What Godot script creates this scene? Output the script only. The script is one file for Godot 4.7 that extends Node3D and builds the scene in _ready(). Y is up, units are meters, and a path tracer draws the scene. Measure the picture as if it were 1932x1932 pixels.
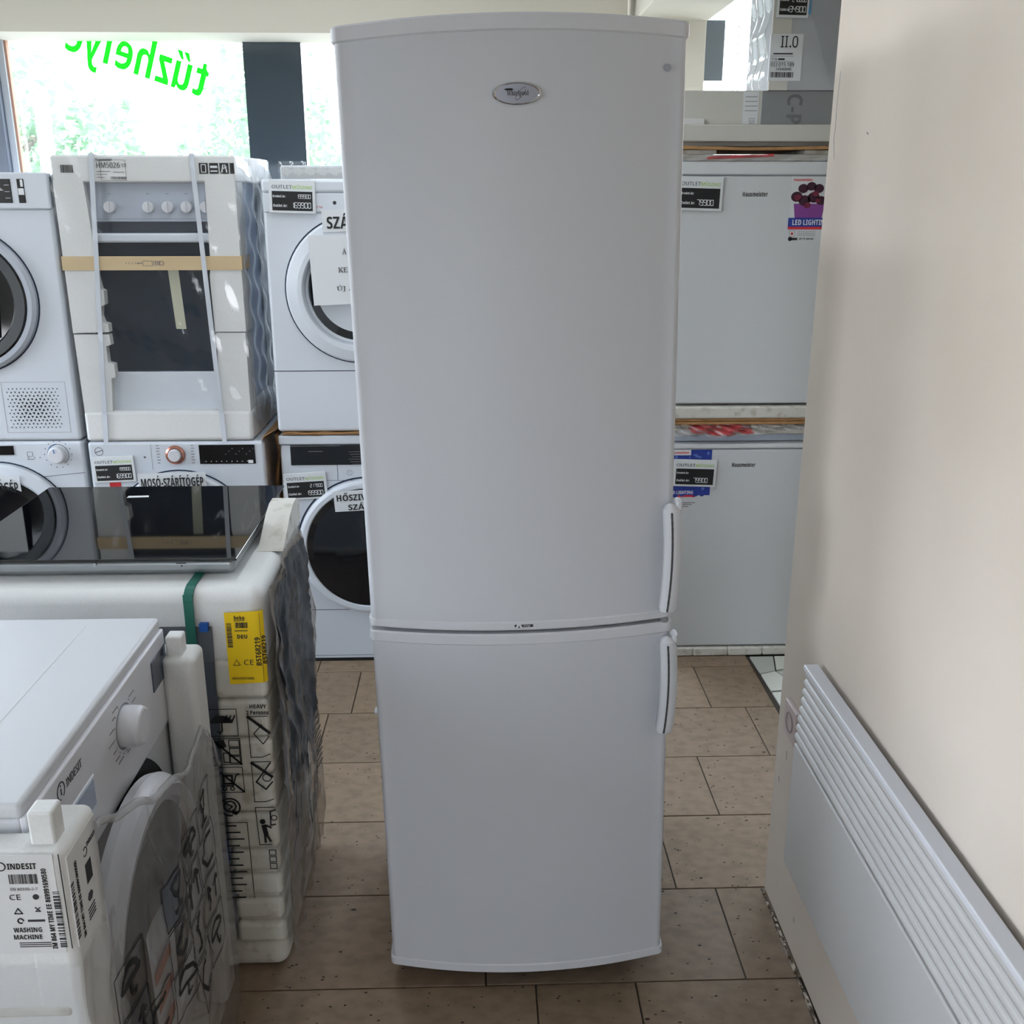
extends Node3D

var M := {}
var taken := {}
var rng := RandomNumberGenerator.new()

# ---------------------------------------------------------------- helpers
func numbered(called: String) -> String:
	var n: int = taken.get(called, -1) + 1
	taken[called] = n
	return called if n == 0 else "%s_%03d" % [called, n]

func mat(key: String, c: Color, rough := 0.5, metal := 0.0, coat := 0.0) -> StandardMaterial3D:
	var m := StandardMaterial3D.new()
	m.resource_name = key
	m.albedo_color = c
	m.roughness = rough
	m.metallic = metal
	if coat > 0.0:
		m.clearcoat_enabled = true
		m.clearcoat = coat
		m.clearcoat_roughness = 0.08
	M[key] = m
	return m

func clear(key: String, c: Color, alpha: float, rough := 0.12) -> StandardMaterial3D:
	var m := mat(key, Color(c.r, c.g, c.b, alpha), rough)
	m.transparency = BaseMaterial3D.TRANSPARENCY_ALPHA
	m.cull_mode = BaseMaterial3D.CULL_DISABLED
	return m

func noise_tex(sd: int, freq: float, lo: Color, hi: Color, size := 256, ramp := [], oct := 4) -> NoiseTexture2D:
	var n := FastNoiseLite.new()
	n.seed = sd
	n.frequency = freq
	n.fractal_octaves = oct
	var t := NoiseTexture2D.new()
	t.width = size
	t.height = size
	t.seamless = true
	t.noise = n
	var g := Gradient.new()
	if ramp.size():
		g.offsets = PackedFloat32Array(ramp[0])
		g.colors = PackedColorArray(ramp[1])
	else:
		g.offsets = PackedFloat32Array([0.0, 1.0])
		g.colors = PackedColorArray([lo, hi])
	t.color_ramp = g
	return t

func triplanar(m: StandardMaterial3D, tex: Texture2D, scale: float) -> void:
	m.albedo_texture = tex
	m.uv1_triplanar = true
	m.uv1_world_triplanar = true
	m.uv1_scale = Vector3(scale, scale, scale)

func bump(m: StandardMaterial3D, tex: Texture2D, depth: float) -> void:
	m.heightmap_enabled = true
	m.heightmap_texture = tex
	m.heightmap_scale = depth

func ST() -> SurfaceTool:
	var st := SurfaceTool.new()
	st.begin(Mesh.PRIMITIVE_TRIANGLES)
	return st

func obj(called: String, st: SurfaceTool, m: Material, parent: Node = self, at := Vector3.ZERO) -> MeshInstance3D:
	var o := MeshInstance3D.new()
	o.name = numbered(called) if parent == self else called
	o.mesh = st.commit()
	o.material_override = m
	o.position = at
	parent.add_child(o, true)
	return o

func inst(called: String, mesh: Mesh, m: Material, parent: Node, at := Vector3.ZERO) -> MeshInstance3D:
	var o := MeshInstance3D.new()
	o.name = called
	o.mesh = mesh
	o.material_override = m
	o.position = at
	parent.add_child(o, true)
	return o

func tag(o: Node, label: String, category: String, group := "") -> void:
	o.set_meta("label", label)
	o.set_meta("category", category)
	if group != "":
		o.set_meta("group", group)

func thing(called: String, label: String, category: String, at := Vector3.ZERO, group := "") -> Node3D:
	var o := Node3D.new()
	o.name = numbered(called)
	add_child(o)
	o.position = at
	tag(o, label, category, group)
	return o

func struct(o: Node) -> Node:
	o.set_meta("kind", "structure")
	return o

func tri(st: SurfaceTool, a: Vector3, b: Vector3, c: Vector3, na: Vector3, nb: Vector3, nc: Vector3) -> void:
	if (b - a).cross(c - a).dot(na + nb + nc) > 0.0:
		var t := b
		b = c
		c = t
		t = nb
		nb = nc
		nc = t
	st.set_normal(na)
	st.add_vertex(a)
	st.set_normal(nb)
	st.add_vertex(b)
	st.set_normal(nc)
	st.add_vertex(c)

func quad(st: SurfaceTool, a: Vector3, b: Vector3, c: Vector3, d: Vector3, na: Vector3, nb: Vector3, nc: Vector3, nd: Vector3) -> void:
	tri(st, a, b, c, na, nb, nc)
	tri(st, a, c, d, na, nc, nd)

func fquad(st: SurfaceTool, a: Vector3, b: Vector3, c: Vector3, d: Vector3, n: Vector3) -> void:
	quad(st, a, b, c, d, n, n, n, n)

func coords(inner: float, r: float, seg: int) -> Array:
	var out := []
	if r <= 0.0:
		return [-inner, inner]
	for k in seg + 1:
		out.append(-inner - r * tan(PI / 4 * (1.0 - float(k) / seg)))
	for k in seg + 1:
		out.append(inner + r * tan(PI / 4 * float(k) / seg))
	return out

# a box with rounded edges
func rb(st: SurfaceTool, c: Vector3, s: Vector3, r := 0.003, seg := 2, tf := Basis()) -> void:
	r = minf(r, minf(s.x, minf(s.y, s.z)) * 0.499)
	var inn := s / 2 - Vector3(r, r, r)
	for axis in 3:
		var u := (axis + 1) % 3
		var v := (axis + 2) % 3
		var cu := coords(inn[u], r, seg)
		var cv := coords(inn[v], r, seg)
		for sg in [-1.0, 1.0]:
			var P := []
			var N := []
			for a in cu:
				var pr := []
				var nr := []
				for b in cv:
					var q := Vector3.ZERO
					q[axis] = sg * (inn[axis] + r)
					q[u] = a
					q[v] = b
					var k := q.clamp(-inn, inn)
					var n := Vector3.ZERO
					if r > 0.0:
						n = (q - k).normalized()
					else:
						n[axis] = sg
					var pos := k + n * r
					pr.append(c + tf * pos)
					nr.append(tf * n)
				P.append(pr)
				N.append(nr)
			for i in cu.size() - 1:
				for j in cv.size() - 1:
					quad(st, P[i][j], P[i + 1][j], P[i + 1][j + 1], P[i][j + 1], N[i][j], N[i + 1][j], N[i + 1][j + 1], N[i][j + 1])

func bx(st: SurfaceTool, c: Vector3, s: Vector3, tf := Basis()) -> void:
	rb(st, c, s, 0.0, 1, tf)

func span(st: SurfaceTool, x0: float, x1: float, y0: float, y1: float, z0: float, z1: float, r := 0.0, seg := 2) -> void:
	rb(st, Vector3(x0 + x1, y0 + y1, z0 + z1) / 2, Vector3(absf(x1 - x0), absf(y1 - y0), absf(z1 - z0)), r, seg)

# profile of (radius, height along z), turned around the z axis
func lathe(st: SurfaceTool, prof: Array, n: int, at := Vector3.ZERO, tf := Basis(), squash := 1.0) -> void:
	for k in prof.size() - 1:
		var a: Vector2 = prof[k]
		var b: Vector2 = prof[k + 1]
		var d := b - a
		if d.length() < 1e-7:
			continue
		var nn := Vector2(d.y, -d.x).normalized()
		for i in n:
			var t0 := TAU * i / n
			var t1 := TAU * (i + 1) / n
			var e0 := Vector3(cos(t0), sin(t0) * squash, 0)
			var e1 := Vector3(cos(t1), sin(t1) * squash, 0)
			var n0 := (Vector3(cos(t0), sin(t0) / squash, 0) * nn.x + Vector3(0, 0, nn.y)).normalized()
			var n1 := (Vector3(cos(t1), sin(t1) / squash, 0) * nn.x + Vector3(0, 0, nn.y)).normalized()
			if a.x < 1e-6:
				tri(st, at + tf * Vector3(0, 0, a.y), at + tf * (e0 * b.x + Vector3(0, 0, b.y)), at + tf * (e1 * b.x + Vector3(0, 0, b.y)), tf * n0, tf * n0, tf * n1)
			elif b.x < 1e-6:
				tri(st, at + tf * Vector3(0, 0, b.y), at + tf * (e0 * a.x + Vector3(0, 0, a.y)), at + tf * (e1 * a.x + Vector3(0, 0, a.y)), tf * n0, tf * n0, tf * n1)
			else:
				quad(st, at + tf * (e0 * a.x + Vector3(0, 0, a.y)), at + tf * (e0 * b.x + Vector3(0, 0, b.y)), at + tf * (e1 * b.x + Vector3(0, 0, b.y)), at + tf * (e1 * a.x + Vector3(0, 0, a.y)), tf * n0, tf * n0, tf * n1, tf * n1)

func round_profile(r_out: float, r_in: float, z0: float, z1: float, seg := 6) -> Array:
	# a rounded ring cross-section from its outer foot to its inner foot
	var p := []
	for k in seg + 1:
		var a := PI * k / seg
		p.append(Vector2((r_out + r_in) / 2 + (r_out - r_in) / 2 * cos(a), z0 + (z1 - z0) * pow(sin(a), 0.6)))
	return p

func prism(st: SurfaceTool, poly: PackedVector2Array, z0: float, z1: float, tf := Transform3D()) -> void:
	var idx := Geometry2D.triangulate_polygon(poly)
	var zs: Array[float] = [z0, z1]
	for e in 2:
		var n := tf.basis * Vector3(0, 0, -1.0 if (e == 0) == (z0 < z1) else 1.0)
		for k in range(0, idx.size(), 3):
			var a := poly[idx[k]]
			var b := poly[idx[k + 1]]
			var c := poly[idx[k + 2]]
			tri(st, tf * Vector3(a.x, a.y, zs[e]), tf * Vector3(b.x, b.y, zs[e]), tf * Vector3(c.x, c.y, zs[e]), n, n, n)
	var cw := -1.0 if Geometry2D.is_polygon_clockwise(poly) else 1.0
	for k in poly.size():
		var a := poly[k]
		var b := poly[(k + 1) % poly.size()]
		var d := (b - a).normalized()
		var n := tf.basis * Vector3(d.y * cw, -d.x * cw, 0)
		fquad(st, tf * Vector3(a.x, a.y, z0), tf * Vector3(b.x, b.y, z0), tf * Vector3(b.x, b.y, z1), tf * Vector3(a.x, a.y, z1), n)

# grid surface; f(u, v) gives the point
func sheet(st: SurfaceTool, nu: int, nv: int, f: Callable) -> void:
	var P := []
	for i in nu + 1:
		var row := []
		for j in nv + 1:
			row.append(f.call(float(i) / nu, float(j) / nv))
		P.append(row)
	var N := []
	for i in nu + 1:
		var row := []
		for j in nv + 1:
			var du: Vector3 = P[mini(i + 1, nu)][j] - P[maxi(i - 1, 0)][j]
			var dv: Vector3 = P[i][mini(j + 1, nv)] - P[i][maxi(j - 1, 0)]
			row.append(du.cross(dv).normalized())
		N.append(row)
	for i in nu:
		for j in nv:
			quad(st, P[i][j], P[i + 1][j], P[i + 1][j + 1], P[i][j + 1], N[i][j], N[i + 1][j], N[i + 1][j + 1], N[i][j + 1])

func tube(st: SurfaceTool, pts: Array, r: float, n := 8) -> void:
	for k in pts.size() - 1:
		var a: Vector3 = pts[k]
		var b: Vector3 = pts[k + 1]
		var z := (b - a).normalized()
		var x := z.cross(Vector3.UP if absf(z.y) < 0.9 else Vector3.RIGHT).normalized()
		var y := z.cross(x)
		for i in n:
			var e0 := x * cos(TAU * i / n) + y * sin(TAU * i / n)
			var e1 := x * cos(TAU * (i + 1) / n) + y * sin(TAU * (i + 1) / n)
			quad(st, a + e0 * r, b + e0 * r, b + e1 * r, a + e1 * r, e0, e0, e1, e1)

# a flat line of width w along a 2D polyline, lying at height z in the frame tf
func stroke(st: SurfaceTool, pts: Array, w: float, tf := Transform3D(), th := 0.0006) -> void:
	for k in pts.size() - 1:
		var a: Vector2 = pts[k]
		var b: Vector2 = pts[k + 1]
		var d := (b - a).normalized()
		var s := Vector2(-d.y, d.x) * w / 2
		a -= d * w * 0.3
		b += d * w * 0.3
		prism(st, PackedVector2Array([a - s, b - s, b + s, a + s]), 0.0, th, tf)

func box_line(st: SurfaceTool, x0: float, x1: float, y0: float, y1: float, w: float, tf := Transform3D()) -> void:
	stroke(st, [Vector2(x0, y0), Vector2(x1, y0), Vector2(x1, y1), Vector2(x0, y1), Vector2(x0, y0)], w, tf)

func blob(st: SurfaceTool, c: Vector2, r: float, tf := Transform3D(), squash := 1.0, th := 0.0006, n := 16, a0 := 0.0, a1 := TAU) -> void:
	var p := PackedVector2Array()
	for k in n:
		var a := a0 + (a1 - a0) * k / (n if a1 - a0 >= TAU - 0.01 else n - 1)
		p.append(c + Vector2(cos(a), sin(a) * squash) * r)
	prism(st, p, 0.0, th, tf)

func arc(c: Vector2, r: float, a0: float, a1: float, n := 16, squash := 1.0) -> Array:
	var p := []
	for k in n + 1:
		var a := deg_to_rad(lerpf(a0, a1, float(k) / n))
		p.append(c + Vector2(cos(a), sin(a) * squash) * r)
	return p

func bars(st: SurfaceTool, x0: float, x1: float, y0: float, y1: float, sd: int, tf := Transform3D(), upright := true) -> void:
	var g := RandomNumberGenerator.new()
	g.seed = sd
	var L := x1 - x0 if upright else y1 - y0
	var at := 0.0
	while at < L:
		var w := L / 95.0 * g.randi_range(1, 4)
		var e := minf(at + w, L)
		if upright:
			prism(st, PackedVector2Array([Vector2(x0 + at, y0), Vector2(x0 + e, y0), Vector2(x0 + e, y1), Vector2(x0 + at, y1)]), 0.0, 0.0004, tf)
		else:
			prism(st, PackedVector2Array([Vector2(x0, y0 + at), Vector2(x1, y0 + at), Vector2(x1, y0 + e), Vector2(x0, y0 + e)]), 0.0, 0.0004, tf)
		at = e + L / 95.0 * g.randi_range(1, 3)

var fonts := {}
func font(serif: bool, bold: bool) -> SystemFont:
	var key := "%s%s" % [serif, bold]
	if not fonts.has(key):
		var f := SystemFont.new()
		f.font_names = PackedStringArray(["Droid Serif" if serif else "Droid Sans"])
		f.font_weight = 700 if bold else 400
		fonts[key] = f
	return fonts[key]

# lettering: w x h is the size of the inked area, at its centre
func txt(parent: Node, called: String, s: String, w: float, h: float, at: Vector3, m: Material, turn := Basis(), serif := false, bold := false, depth := 0.0005) -> MeshInstance3D:
	var t := TextMesh.new()
	t.text = s
	t.font = font(serif, bold)
	t.font_size = 48
	t.pixel_size = 0.01
	t.curve_step = 2.0
	t.depth = 0.01
	var bb := t.get_aabb()
	var sc := Vector3(w / maxf(bb.size.x, 1e-4), h / maxf(bb.size.y, 1e-4), depth / 0.01)
	var o := MeshInstance3D.new()
	o.name = called
	o.mesh = t
	o.material_override = m
	var b := turn * Basis.from_scale(sc)
	o.transform = Transform3D(b, at - b * bb.get_center())
	parent.add_child(o, true)
	return o

const SEVEN := {"0": "abcdef", "1": "bc", "2": "abged", "3": "abgcd", "4": "fgbc", "5": "afgcd", "6": "afgcde", "7": "abc", "8": "abcdefg", "9": "abcdfg"}
func seven(st: SurfaceTool, s: String, x_right: float, y: float, h: float) -> void:
	var w := h * 0.5
	var th := h * 0.11
	for k in s.length():
		var x := x_right - (s.length() - k) * w * 1.32 + w * 0.32
		var segs: String = SEVEN.get(s[k], "")
		var bar := {"a": [w / 2, h, w, th], "g": [w / 2, h / 2, w * 0.8, th], "d": [w / 2, 0, w, th], "f": [0, h * 0.75, th, h * 0.42], "b": [w, h * 0.75, th, h * 0.42], "e": [0, h * 0.25, th, h * 0.42], "c": [w, h * 0.25, th, h * 0.42]}
		for q in segs:
			var v: Array = bar[q]
			bx(st, Vector3(x + v[0], y + v[1], 0), Vector3(v[2], v[3], 0.0008))

func price_tag(at: Vector3, w: float, h: float, tilt: float, was: String, now: String, label: String) -> Node3D:
	var t := thing("price_tag", label, "price tag", at, "outlet price tags")
	t.rotation = Vector3(0, 0, deg_to_rad(tilt))
	var k := w / 0.15
	var s := ST()
	rb(s, Vector3(0, 0, 0), Vector3(w, h, 0.004), 0.0018, 1)
	obj("card", s, M.paper, t)
	s = ST()
	rb(s, Vector3(0, -0.13 * h, 0.0023), Vector3(w * 0.87, h * 0.58, 0.0012), 0.0, 1)
	var p := obj("price_panel", s, M.print_black, t)
	txt(t, "lettering", "OUTLET", 0.43 * w, 0.105 * h, Vector3(-0.215 * w, 0.29 * h, 0.0023), M.print_dark)
	txt(t, "green_lettering", "MŰSZAKI", 0.42 * w, 0.125 * h, Vector3(0.22 * w, 0.296 * h, 0.0023), M.print_lime)
	txt(p, "lettering", "Eredeti ár:", 0.27 * w, 0.075 * h, Vector3(-0.28 * w, 0.01 * h, 0.0032), M.print_white, Basis(), false, true)
	txt(p, "lettering", "Outlet ár:", 0.30 * w, 0.085 * h, Vector3(-0.265 * w, -0.27 * h, 0.0032), M.print_white, Basis(), false, true)
	s = ST()
	if was != "":
		seven(s, was, 0.395 * w, -0.045 * h, 0.115 * h)
	seven(s, now, (0.395 if was != "" else 0.3) * w, -0.335 * h, 0.16 * h)
	obj("price_digits", s, M.print_white, p, Vector3(0, 0, 0.0032))
	return t

func paper_sign(at: Vector3, w: float, h: float, tilt: float, lines: Array, label: String) -> Node3D:
	var t := thing("paper_sign", label, "sign", at)
	t.rotation.z = deg_to_rad(tilt)
	var s := ST()
	sheet(s, 8, 4, func(u, v): return Vector3((u - 0.5) * w, (v - 0.5) * h, 0.0015 * sin(u * 5.0 + v * 2.0)))
	sheet(s, 8, 4, func(u, v): return Vector3((u - 0.5) * w, (v - 0.5) * h, -0.0006 + 0.0015 * sin(u * 5.0 + v * 2.0)))
	obj("sheet", s, M.paper, t)
	for l in lines:
		txt(t, "lettering", l[0], l[3], l[4], Vector3(l[1], l[2], 0.0022), M.print_black, Basis(), l[5], l[6])
	return t

# ---------------------------------------------------------------- scene
func _ready() -> void:
	rng.seed = 7
	setup_view()
	materials()
	room()
	windows()
	outside()
	fridge()
	heater()
	back_left()
	back_right()
	beko_and_hob()
	indesit()

func setup_view() -> void:
	var cam := Camera3D.new()
	cam.name = "camera"
	cam.position = Vector3(0, 1.68, 0)
	cam.rotation_degrees = Vector3(-17.4, -1.87, 0)
	cam.fov = 53.06
	cam.near = 0.02
	cam.current = true
	add_child(cam)
	var we := WorldEnvironment.new()
	we.name = "surroundings"
	var e := Environment.new()
	e.background_mode = Environment.BG_SKY
	var sky := Sky.new()
	var pm := ProceduralSkyMaterial.new()
	pm.sky_top_color = Color(0.85, 0.92, 1.0)
	pm.sky_horizon_color = Color(0.985, 0.99, 1.0)
	pm.ground_horizon_color = Color(0.9, 0.92, 0.95)
	pm.ground_bottom_color = Color(0.6, 0.6, 0.6)
	pm.sky_energy_multiplier = 6.0
	pm.ground_energy_multiplier = 4.0
	sky.sky_material = pm
	e.sky = sky
	e.tonemap_mode = Environment.TONE_MAPPER_LINEAR
	e.tonemap_exposure = 0.225
	e.sdfgi_enabled = true
	e.ssao_enabled = true
	e.ssil_enabled = true
	we.environment = e
	add_child(we)
	var sun := DirectionalLight3D.new()
	sun.name = "sun"
	sun.light_energy = 16.0
	sun.light_color = Color(1, 0.985, 0.96)
	sun.light_angular_distance = 0.6
	sun.shadow_enabled = true
	sun.sky_mode = DirectionalLight3D.SKY_MODE_LIGHT_ONLY
	add_child(sun)
	sun.look_at_from_position(Vector3(11, 13, 3), Vector3(0, 0, -3))

func materials() -> void:
	mat("enamel", Color(0.84, 0.845, 0.86), 0.36)
	mat("enamel_cool", Color(0.85, 0.87, 0.9), 0.32)
	mat("panel_grey", Color(0.72, 0.75, 0.8), 0.4)
	mat("line_blue", Color(0.13, 0.18, 0.27), 0.5)
	mat("glass_smoke", Color(0.07, 0.08, 0.095), 0.08)
	clear("film_thin", Color(0.95, 0.96, 0.98), 0.015, 0.08)
	mat("fridge_plastic", Color(0.825, 0.83, 0.85), 0.35)
	mat("enamel_door", Color(0.79, 0.797, 0.82), 0.42)
	mat("plastic", Color(0.88, 0.88, 0.9), 0.3)
	mat("plastic_cool", Color(0.86, 0.88, 0.91), 0.3)
	mat("door_silver", Color(0.72, 0.74, 0.78), 0.3, 0.0)
	mat("fridge_grey", Color(0.85, 0.86, 0.87), 0.4)
	mat("fridge_trim", Color(0.89, 0.9, 0.91), 0.35)
	mat("heater_white", Color(0.8, 0.79, 0.78), 0.45)
	mat("socket", Color(0.8, 0.74, 0.73), 0.5)
	mat("socket_dark", Color(0.6, 0.55, 0.55), 0.5)
	mat("carton_grey", Color(0.72, 0.73, 0.75), 0.5)
	mat("sticker_blue", Color(0.06, 0.3, 0.62), 0.5)
	mat("recess_blue", Color(0.66, 0.7, 0.78), 0.4)
	mat("display_blue", Color(0.2, 0.23, 0.3), 0.15)
	mat("label_white", Color(0.88, 0.88, 0.88), 0.6)
	mat("print_orange", Color(0.78, 0.52, 0.44), 0.6)
	clear("film_brown", Color(0.6, 0.54, 0.48), 0.5, 0.18)
	clear("film_red", Color(0.78, 0.12, 0.18), 0.6, 0.15)
	clear("film_bag", Color(0.55, 0.55, 0.56), 0.34, 0.15)
	clear("film_print", Color(0.25, 0.27, 0.3), 0.85, 0.22)
	mat("gasket", Color(0.1, 0.1, 0.13), 0.7)
	mat("slot", Color(0.2, 0.2, 0.21), 0.5)
	mat("chrome", Color(0.8, 0.8, 0.82), 0.15, 1.0)
	mat("badge", Color(0.62, 0.63, 0.68), 0.3, 0.6)
	mat("steel", Color(0.63, 0.65, 0.66), 0.38, 0.85)
	mat("side_metal", Color(0.66, 0.72, 0.82), 0.4, 0.2)
	mat("copper", Color(0.75, 0.52, 0.45), 0.25, 0.9)
	mat("glass_black", Color(0.03, 0.045, 0.07), 0.06)
	mat("glass_oven", Color(0.1, 0.155, 0.215), 0.06)
	mat("hob_glass", Color(0.02, 0.022, 0.03), 0.03)
	M.hob_glass.metallic_specular = 0.62
	mat("panel_black", Color(0.03, 0.035, 0.05), 0.2)
	mat("black", Color(0.02, 0.02, 0.025), 0.8)
	mat("slot_blue", Color(0.17, 0.21, 0.28), 0.4)
	mat("line_dark", Color(0.2, 0.23, 0.3), 0.6)
	mat("line_grey", Color(0.5, 0.52, 0.56), 0.6)
	mat("blue", Color(0.1, 0.45, 0.75), 0.5)
	mat("tape_blue", Color(0.35, 0.65, 0.85), 0.4)
	mat("strap_green", Color(0.1, 0.38, 0.33), 0.4)
	mat("strap_white", Color(0.85, 0.87, 0.9), 0.35)
	mat("label_yellow", Color(0.93, 0.78, 0.02), 0.5)
	mat("red", Color(0.75, 0.12, 0.15), 0.5)
	mat("paper", Color(0.9, 0.91, 0.92), 0.8)
	mat("print_black", Color(0.05, 0.05, 0.06), 0.6)
	mat("print_dark", Color(0.18, 0.18, 0.2), 0.7)
	mat("print_grey", Color(0.45, 0.45, 0.46), 0.7)
	mat("print_pale", Color(0.68, 0.68, 0.7), 0.7)
	mat("print_white", Color(0.93, 0.94, 0.95), 0.7)
	mat("print_lime", Color(0.62, 0.76, 0.2), 0.7)
	mat("print_red", Color(0.78, 0.16, 0.2), 0.7)
	mat("print_rose", Color(0.82, 0.42, 0.46), 0.6)
	mat("print_blue", Color(0.12, 0.2, 0.55), 0.6)
	mat("berry", Color(0.2, 0.05, 0.14), 0.5)
	mat("berry_red", Color(0.4, 0.1, 0.2), 0.5)
	mat("berry_blue", Color(0.14, 0.22, 0.55), 0.5)
	mat("berry_pale", Color(0.35, 0.45, 0.75), 0.5)
	mat("cup_purple", Color(0.5, 0.25, 0.55), 0.5)
	mat("tan_tape", Color(0.82, 0.72, 0.56), 0.6)
	mat("masking", Color(0.75, 0.75, 0.66), 0.6)
	mat("kraft", Color(0.66, 0.5, 0.33), 0.85)
	triplanar(M.kraft, noise_tex(3, 0.03, Color(0.85, 0.85, 0.85), Color(1.1, 1.08, 1.05)), 2.0)
	mat("carton", Color(0.83, 0.82, 0.79), 0.75)
	mat("carton_silver", Color(0.62, 0.63, 0.64), 0.35, 0.3)
	mat("foam", Color(0.92, 0.92, 0.915), 0.85)
	triplanar(M.foam, noise_tex(11, 0.08, Color(0.972, 0.972, 0.968), Color(1, 1, 1)), 6.0)
	mat("foam_dirty", Color(0.86, 0.85, 0.82), 0.85)
	triplanar(M.foam_dirty, noise_tex(14, 0.02, Color.BLACK, Color.WHITE, 512, [[0.0, 0.28, 0.4, 1.0], [Color(0.8, 0.78, 0.74), Color(0.92, 0.91, 0.89), Color(0.98, 0.975, 0.97), Color(1, 1, 1)]]), 1.6)
	clear("film", Color(0.9, 0.92, 0.95), 0.16, 0.1)
	clear("film_milky", Color(0.8, 0.8, 0.8), 0.42, 0.18)
	clear("film_grey", Color(0.3, 0.33, 0.38), 0.72, 0.2)
	clear("pane", Color(0.95, 1.0, 0.98), 0.04, 0.02)
	# building
	mat("wall", Color(0.885, 0.84, 0.79), 0.9)
	triplanar(M.wall, noise_tex(21, 0.006, Color(0.94, 0.93, 0.92), Color(1, 1, 1), 512), 0.35)
	bump(M.wall, noise_tex(22, 0.05, Color(0, 0, 0), Color(1, 1, 1), 512), 0.04)
	mat("wall_cream", Color(0.86, 0.83, 0.77), 0.9)
	mat("ceiling", Color(0.9, 0.9, 0.89), 0.9)
	mat("frame_dark", Color(0.36, 0.38, 0.42), 0.45)
	mat("frame_light", Color(0.8, 0.81, 0.83), 0.4)
	mat("brick_red", Color(0.66, 0.5, 0.42), 0.8)
	mat("spandrel", Color(0.2, 0.235, 0.26), 0.12)
	mat("vinyl_green", Color(0.05, 0.85, 0.15), 0.5)
	M.vinyl_green.backlight_enabled = true
	M.vinyl_green.backlight = Color(0.1, 1.0, 0.2)
	mat("caulk", Color(0.74, 0.69, 0.63), 0.9)
	triplanar(M.caulk, noise_tex(33, 0.06, Color.BLACK, Color.WHITE, 256, [[0.0, 0.45, 0.55, 1.0], [Color(0.3, 0.28, 0.26), Color(0.5, 0.47, 0.44), Color(1, 1, 1), Color(1, 1, 1)]]), 2.0)
	mat("grout", Color(0.22, 0.19, 0.16), 0.95)
	for k in 4:
		var base: Color = [Color(0.525, 0.445, 0.365), Color(0.505, 0.43, 0.35), Color(0.54, 0.46, 0.375), Color(0.51, 0.44, 0.37)][k]
		var m := mat("tile_%d" % k, base, 0.75)
		triplanar(m, noise_tex(40 + k, 0.035, Color.BLACK, Color.WHITE, 512, [[0.0, 0.35, 0.5, 0.7, 1.0], [Color(0.86, 0.845, 0.83), Color(0.92, 0.915, 0.905), Color(0.95, 0.945, 0.94), Color(0.98, 0.98, 0.98), Color(1.0, 1.0, 1.0)]], 6), 2.2)
		m.uv1_scale = Vector3(0.9, 2.2, 1.3)
	mat("pit", Color(0.16, 0.13, 0.11), 0.95)
	mat("mosaic", Color(0.84, 0.84, 0.8), 0.5)
	mat("mosaic_grey", Color(0.72, 0.73, 0.7), 0.5)
	mat("pavement", Color(0.62, 0.62, 0.6), 0.9)
	mat("leaf", Color(0.4, 0.5, 0.4), 0.7)
	M.leaf.backlight_enabled = true
	M.leaf.backlight = Color(0.4, 0.5, 0.38)
	mat("bark", Color(0.42, 0.38, 0.34), 0.9)
	mat("lamp_body", Color(0.9, 0.9, 0.9), 0.5)
	var g := mat("lamp_glow", Color(0.95, 0.96, 1.0), 0.5)
	g.emission_enabled = true
	g.emission = Color(0.95, 0.97, 1.0)
	g.emission_energy_multiplier = 4.0

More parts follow.
